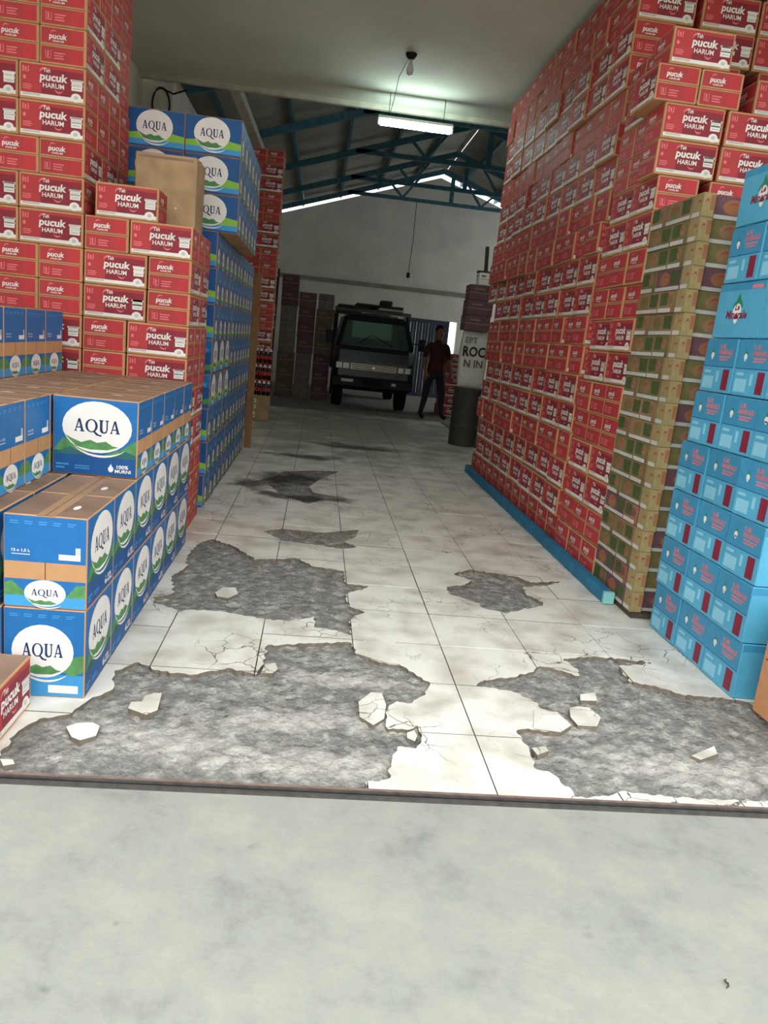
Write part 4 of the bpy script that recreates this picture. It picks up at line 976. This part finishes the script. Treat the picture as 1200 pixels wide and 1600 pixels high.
# ================================================================== person
def person(loc, rz):
    J = {'pel': (0, 0, .88, .135), 'bel': (0, 0, 1.02, .13), 'chs': (0, -.01, 1.22, .15), 'nk0': (0, 0, 1.37, .075), 'nk': (0, .0, 1.43, .05), 'hd0': (0, -.02, 1.50, .075), 'hd1': (0, -.025, 1.58, .088), 'hd2': (0, -.015, 1.645, .06)}
    E_ = [('pel', 'bel'), ('bel', 'chs'), ('chs', 'nk0'), ('nk0', 'nk'), ('nk', 'hd0'), ('hd0', 'hd1'), ('hd1', 'hd2')]
    for s, n, fx in ((-1, 'l', -.20), (1, 'r', .22)):
        J.update({n+'hip': (s*.095, 0, .82, .098), n+'kn': ((s*.095+fx)/2*1.05, -.04, .46, .062), n+'cf': (fx*.86, -.0, .28, .055), n+'an': (fx, .02, .085, .042), n+'ft': (fx+s*.01, -.10, .045, .042), n+'toe': (fx+s*.015, -.17, .035, .030)})
        E_ += [('pel', n+'hip'), (n+'hip', n+'kn'), (n+'kn', n+'cf'), (n+'cf', n+'an'), (n+'an', n+'ft'), (n+'ft', n+'toe')]
        J.update({n+'sh': (s*.175, 0, 1.335, .068), n+'el': (s*.245, -.02, 1.07, .045), n+'wr': (s*.25, -.14, .86, .030), n+'pm': (s*.25, -.175, .79, .034)})
        E_ += [('chs', n+'sh'), (n+'sh', n+'el'), (n+'el', n+'wr'), (n+'wr', n+'pm')]
        for k, (dx, ln) in enumerate(((-.026, .065), (-.009, .078), (.009, .074), (.026, .056))):
            J[n+'f%d' % k] = (s*.25+dx, -.19, .755, .0095); J[n+'g%d' % k] = (s*.25+dx, -.185, .755-ln*.75, .0085); E_ += [(n+'pm', n+'f%d' % k), (n+'f%d' % k, n+'g%d' % k)]
        J[n+'th'] = (s*.25-s*.045, -.20, .79, .010); J[n+'ti'] = (s*.25-s*.05, -.215, .755, .009); E_ += [(n+'pm', n+'th'), (n+'th', n+'ti')]
    bm = bmesh.new(); sl = bm.verts.layers.skin.verify(); V = {}
    for k, (x, y, z, r) in J.items():
        v = bm.verts.new((x, y, z)); v[sl].radius = (r, r*(.8 if k in ('pel', 'bel', 'chs') else 1)); v[sl].use_root = (k == 'pel'); V[k] = v
    for a, b_ in E_: bm.edges.new((V[a], V[b_]))
    me = bpy.data.meshes.new('p'); bm.to_mesh(me); bm.free()
    o = add('p', me); o.modifiers.new('s', 'SKIN'); sb = o.modifiers.new('u', 'SUBSURF'); sb.levels = 2; sb.render_levels = 2
    dg = bpy.context.evaluated_depsgraph_get(); m2 = bpy.data.meshes.new_from_object(o.evaluated_get(dg)); bpy.data.objects.remove(o)
    m2.materials.clear()
    for n in ('shirt', 'trousers', 'skin', 'rubber'): m2.materials.append(MATS[n])
    for p in m2.polygons:
        c = p.center; arm = abs(c.x) > .19 and c.z > .66
        p.material_index = 2 if (c.z > 1.425 or (arm and c.z < 1.10)) else (0 if c.z > .86 or arm else (1 if c.z > .085 else 3)); p.use_smooth = True
    P = add('person', m2, None, loc, rz); tag(P, 'person in a dark maroon shirt and dark trousers walking beside the truck', 'person')
    b = MB(); n_ = 12; vs = []
    for i in range(7):
        ph = i/6*R(105)
        for k in range(n_):
            t = 2*math.pi*k/n_; front = max(0, -math.sin(t)); a = ph*(1-.42*front)
            vs.append((.094*math.sin(a)*math.cos(t), -.015+.100*math.sin(a)*math.sin(t), 1.585+.108*math.cos(a)))
    b.raw(vs, [(i*n_+k, i*n_+(k+1) % n_, (i+1)*n_+(k+1) % n_, (i+1)*n_+k) for i in range(6) for k in range(n_)], 'hair'); b.build('hair', P, smooth=True)
    for s in (-1, 1):
        b = MB(); b.tube([(s*.032, -.098, 1.575), (s*.032, -.104, 1.575)], [.011, .007], 'rubber', 8); b.build('eye', P)
        b = MB(); b.tube([(s*.086, -.01, 1.56), (s*.098, -.006, 1.565)], [.026, .018], 'skin', 8); b.build('ear', P)
    b = MB(); b.tube([(0, -.102, 1.575), (0, -.122, 1.54), (0, -.104, 1.532)], [.008, .014, .006], 'skin', 8); b.build('nose', P)
    b = MB(); b.box(-.022, .022, -.106, -.098, 1.502, 1.510, 'shirt'); b.build('mouth', P)
person((2.13, 14.05, 0), R(15))

# ================================================================== lamps, cables
lx0, lx1, ly, lz = .423, 1.247, 9.0, 3.60
e = empty('tube_lamp', ((lx0+lx1)/2, ly, lz)); tag(e, 'glowing fluorescent tube lamp hanging below the slab edge', 'lamp'); hw = (lx1-lx0)/2
b = MB(); b.cbox(-hw, hw, -.025, .025, .036, .07, .006, 'white'); b.build('batten', e)
b = MB(); b.tube([(-hw+.03, 0, 0), (hw-.03, 0, 0)], .030, 'tube_glow', 14); b.build('tube', e)
for s in (-1, 1):
    b = MB(); b.box(s*hw-.015-s*.015, s*hw+.015-s*.015, -.02, .02, -.022, .04, 'white'); b.build('lamp_holder', e)
    b = MB(); b.tube([(s*.3, 0, .075), (s*.3, 0, SLAB_Z-lz)], .004, 'cable', 6); b.build('hanger', e)
b = MB(); b.tube([(-hw+.10, -.0, -.025), (-hw+.10, -.022, 0), (-hw+.10, 0, .03)], .006, 'cable', 6); b.build('wire_wrap', e)
px, py_ = on_floor(643, 84, SLAB_Z)
e = empty('ceiling_bulb', (px, py_, SLAB_Z)); tag(e, 'unlit white bulb under a dark ceiling rose on the slab', 'lamp')
b = MB(); b.tube([(0, 0, 0), (0, 0, -.02), (0, 0, -.05)], [.055, .05, .025], 'cable', 14); b.build('ceiling_rose', e)
b = MB(); b.tube([(0, 0, -.05), (0, 0, -.08), (0, 0, -.13), (0, 0, -.17), (0, 0, -.185)], [.014, .018, .034, .028, .008], 'bulb', 14); b.build('bulb', e, smooth=True)
b = MB(); b.tube([(px, py_, SLAB_Z-.006), (px-.06, py_+.5, SLAB_Z-.05), (lx0+.14, ly-.2, SLAB_Z-.12), (lx0+.12, ly, lz+.085)], .004, 'cable', 6); tag(b.build('lamp_cable'), 'thin cable from the ceiling rose to the tube lamp', 'cable')
b = MB(); b.tube([(2.02, 19.40, RIDGE_Z-.90), (2.03, 19.40, 3.7), (2.0, 19.40, 2.98)], .008, 'cable', 6); hc = b.build('hanging_cable'); tag(hc, 'dark cable with a switch hanging down before the back wall', 'cable')
b = MB(); b.cbox(1.96, 2.04, 19.37, 19.43, 2.86, 2.98, .01, 'cable'); b.build('switch', hc)
cpts = []
for i in range(27):
    t = R(-100+i*360/24); cpts.append((-1.985+.095*math.cos(t), 9.575-.0006*i, 3.62+.17*math.sin(t)))
b = MB(); b.tube(cpts, .011, 'cable', 7); b.tube([(-2.06, 9.57, 3.52), (-2.07, 9.58, 3.25), (-2.06, 9.58, 2.9)], .014, 'cable', 7); b.tube([(-1.90, 9.58, 3.55), (-1.95, 9.58, 3.35), (-1.96, 9.58, 3.0)], .007, 'cable', 6)
b.tube([(-1.99, 9.575, 3.79), (-1.85, 9.56, 3.74), (-1.70, 9.55, 3.80)], .010, 'cable', 6)
tag(b.build('cable_coil'), 'black cable looped on the white wall above the blue cartons', 'cable')
b = MB(); b.tube([(-2.17, 8.6, 3.9), (-2.18, 8.65, 3.4), (-2.18, 8.7, 3.2), (-2.15, 8.9, 2.9)], .012, 'cable', 6); tag(b.build('wall_cable'), 'black cable running down the white wall beside the red tower', 'cable')

# ================================================================== small litter on the apron
x, y = on_floor(1136, 1536); b = MB(); b.tube([(-.007, -.012, .004), (-.001, -.008, .006), (.001, -.002, .006), (-.002, .004, .005), (.001, .010, .004), (.006, .013, .003)], [.0012, .0022, .0024, .002, .0018, .001], 'dark_wood', 7)
tag(b.build('twig', None, (x, y, -.0055)), 'small dark curled twig on the concrete apron', 'twig')
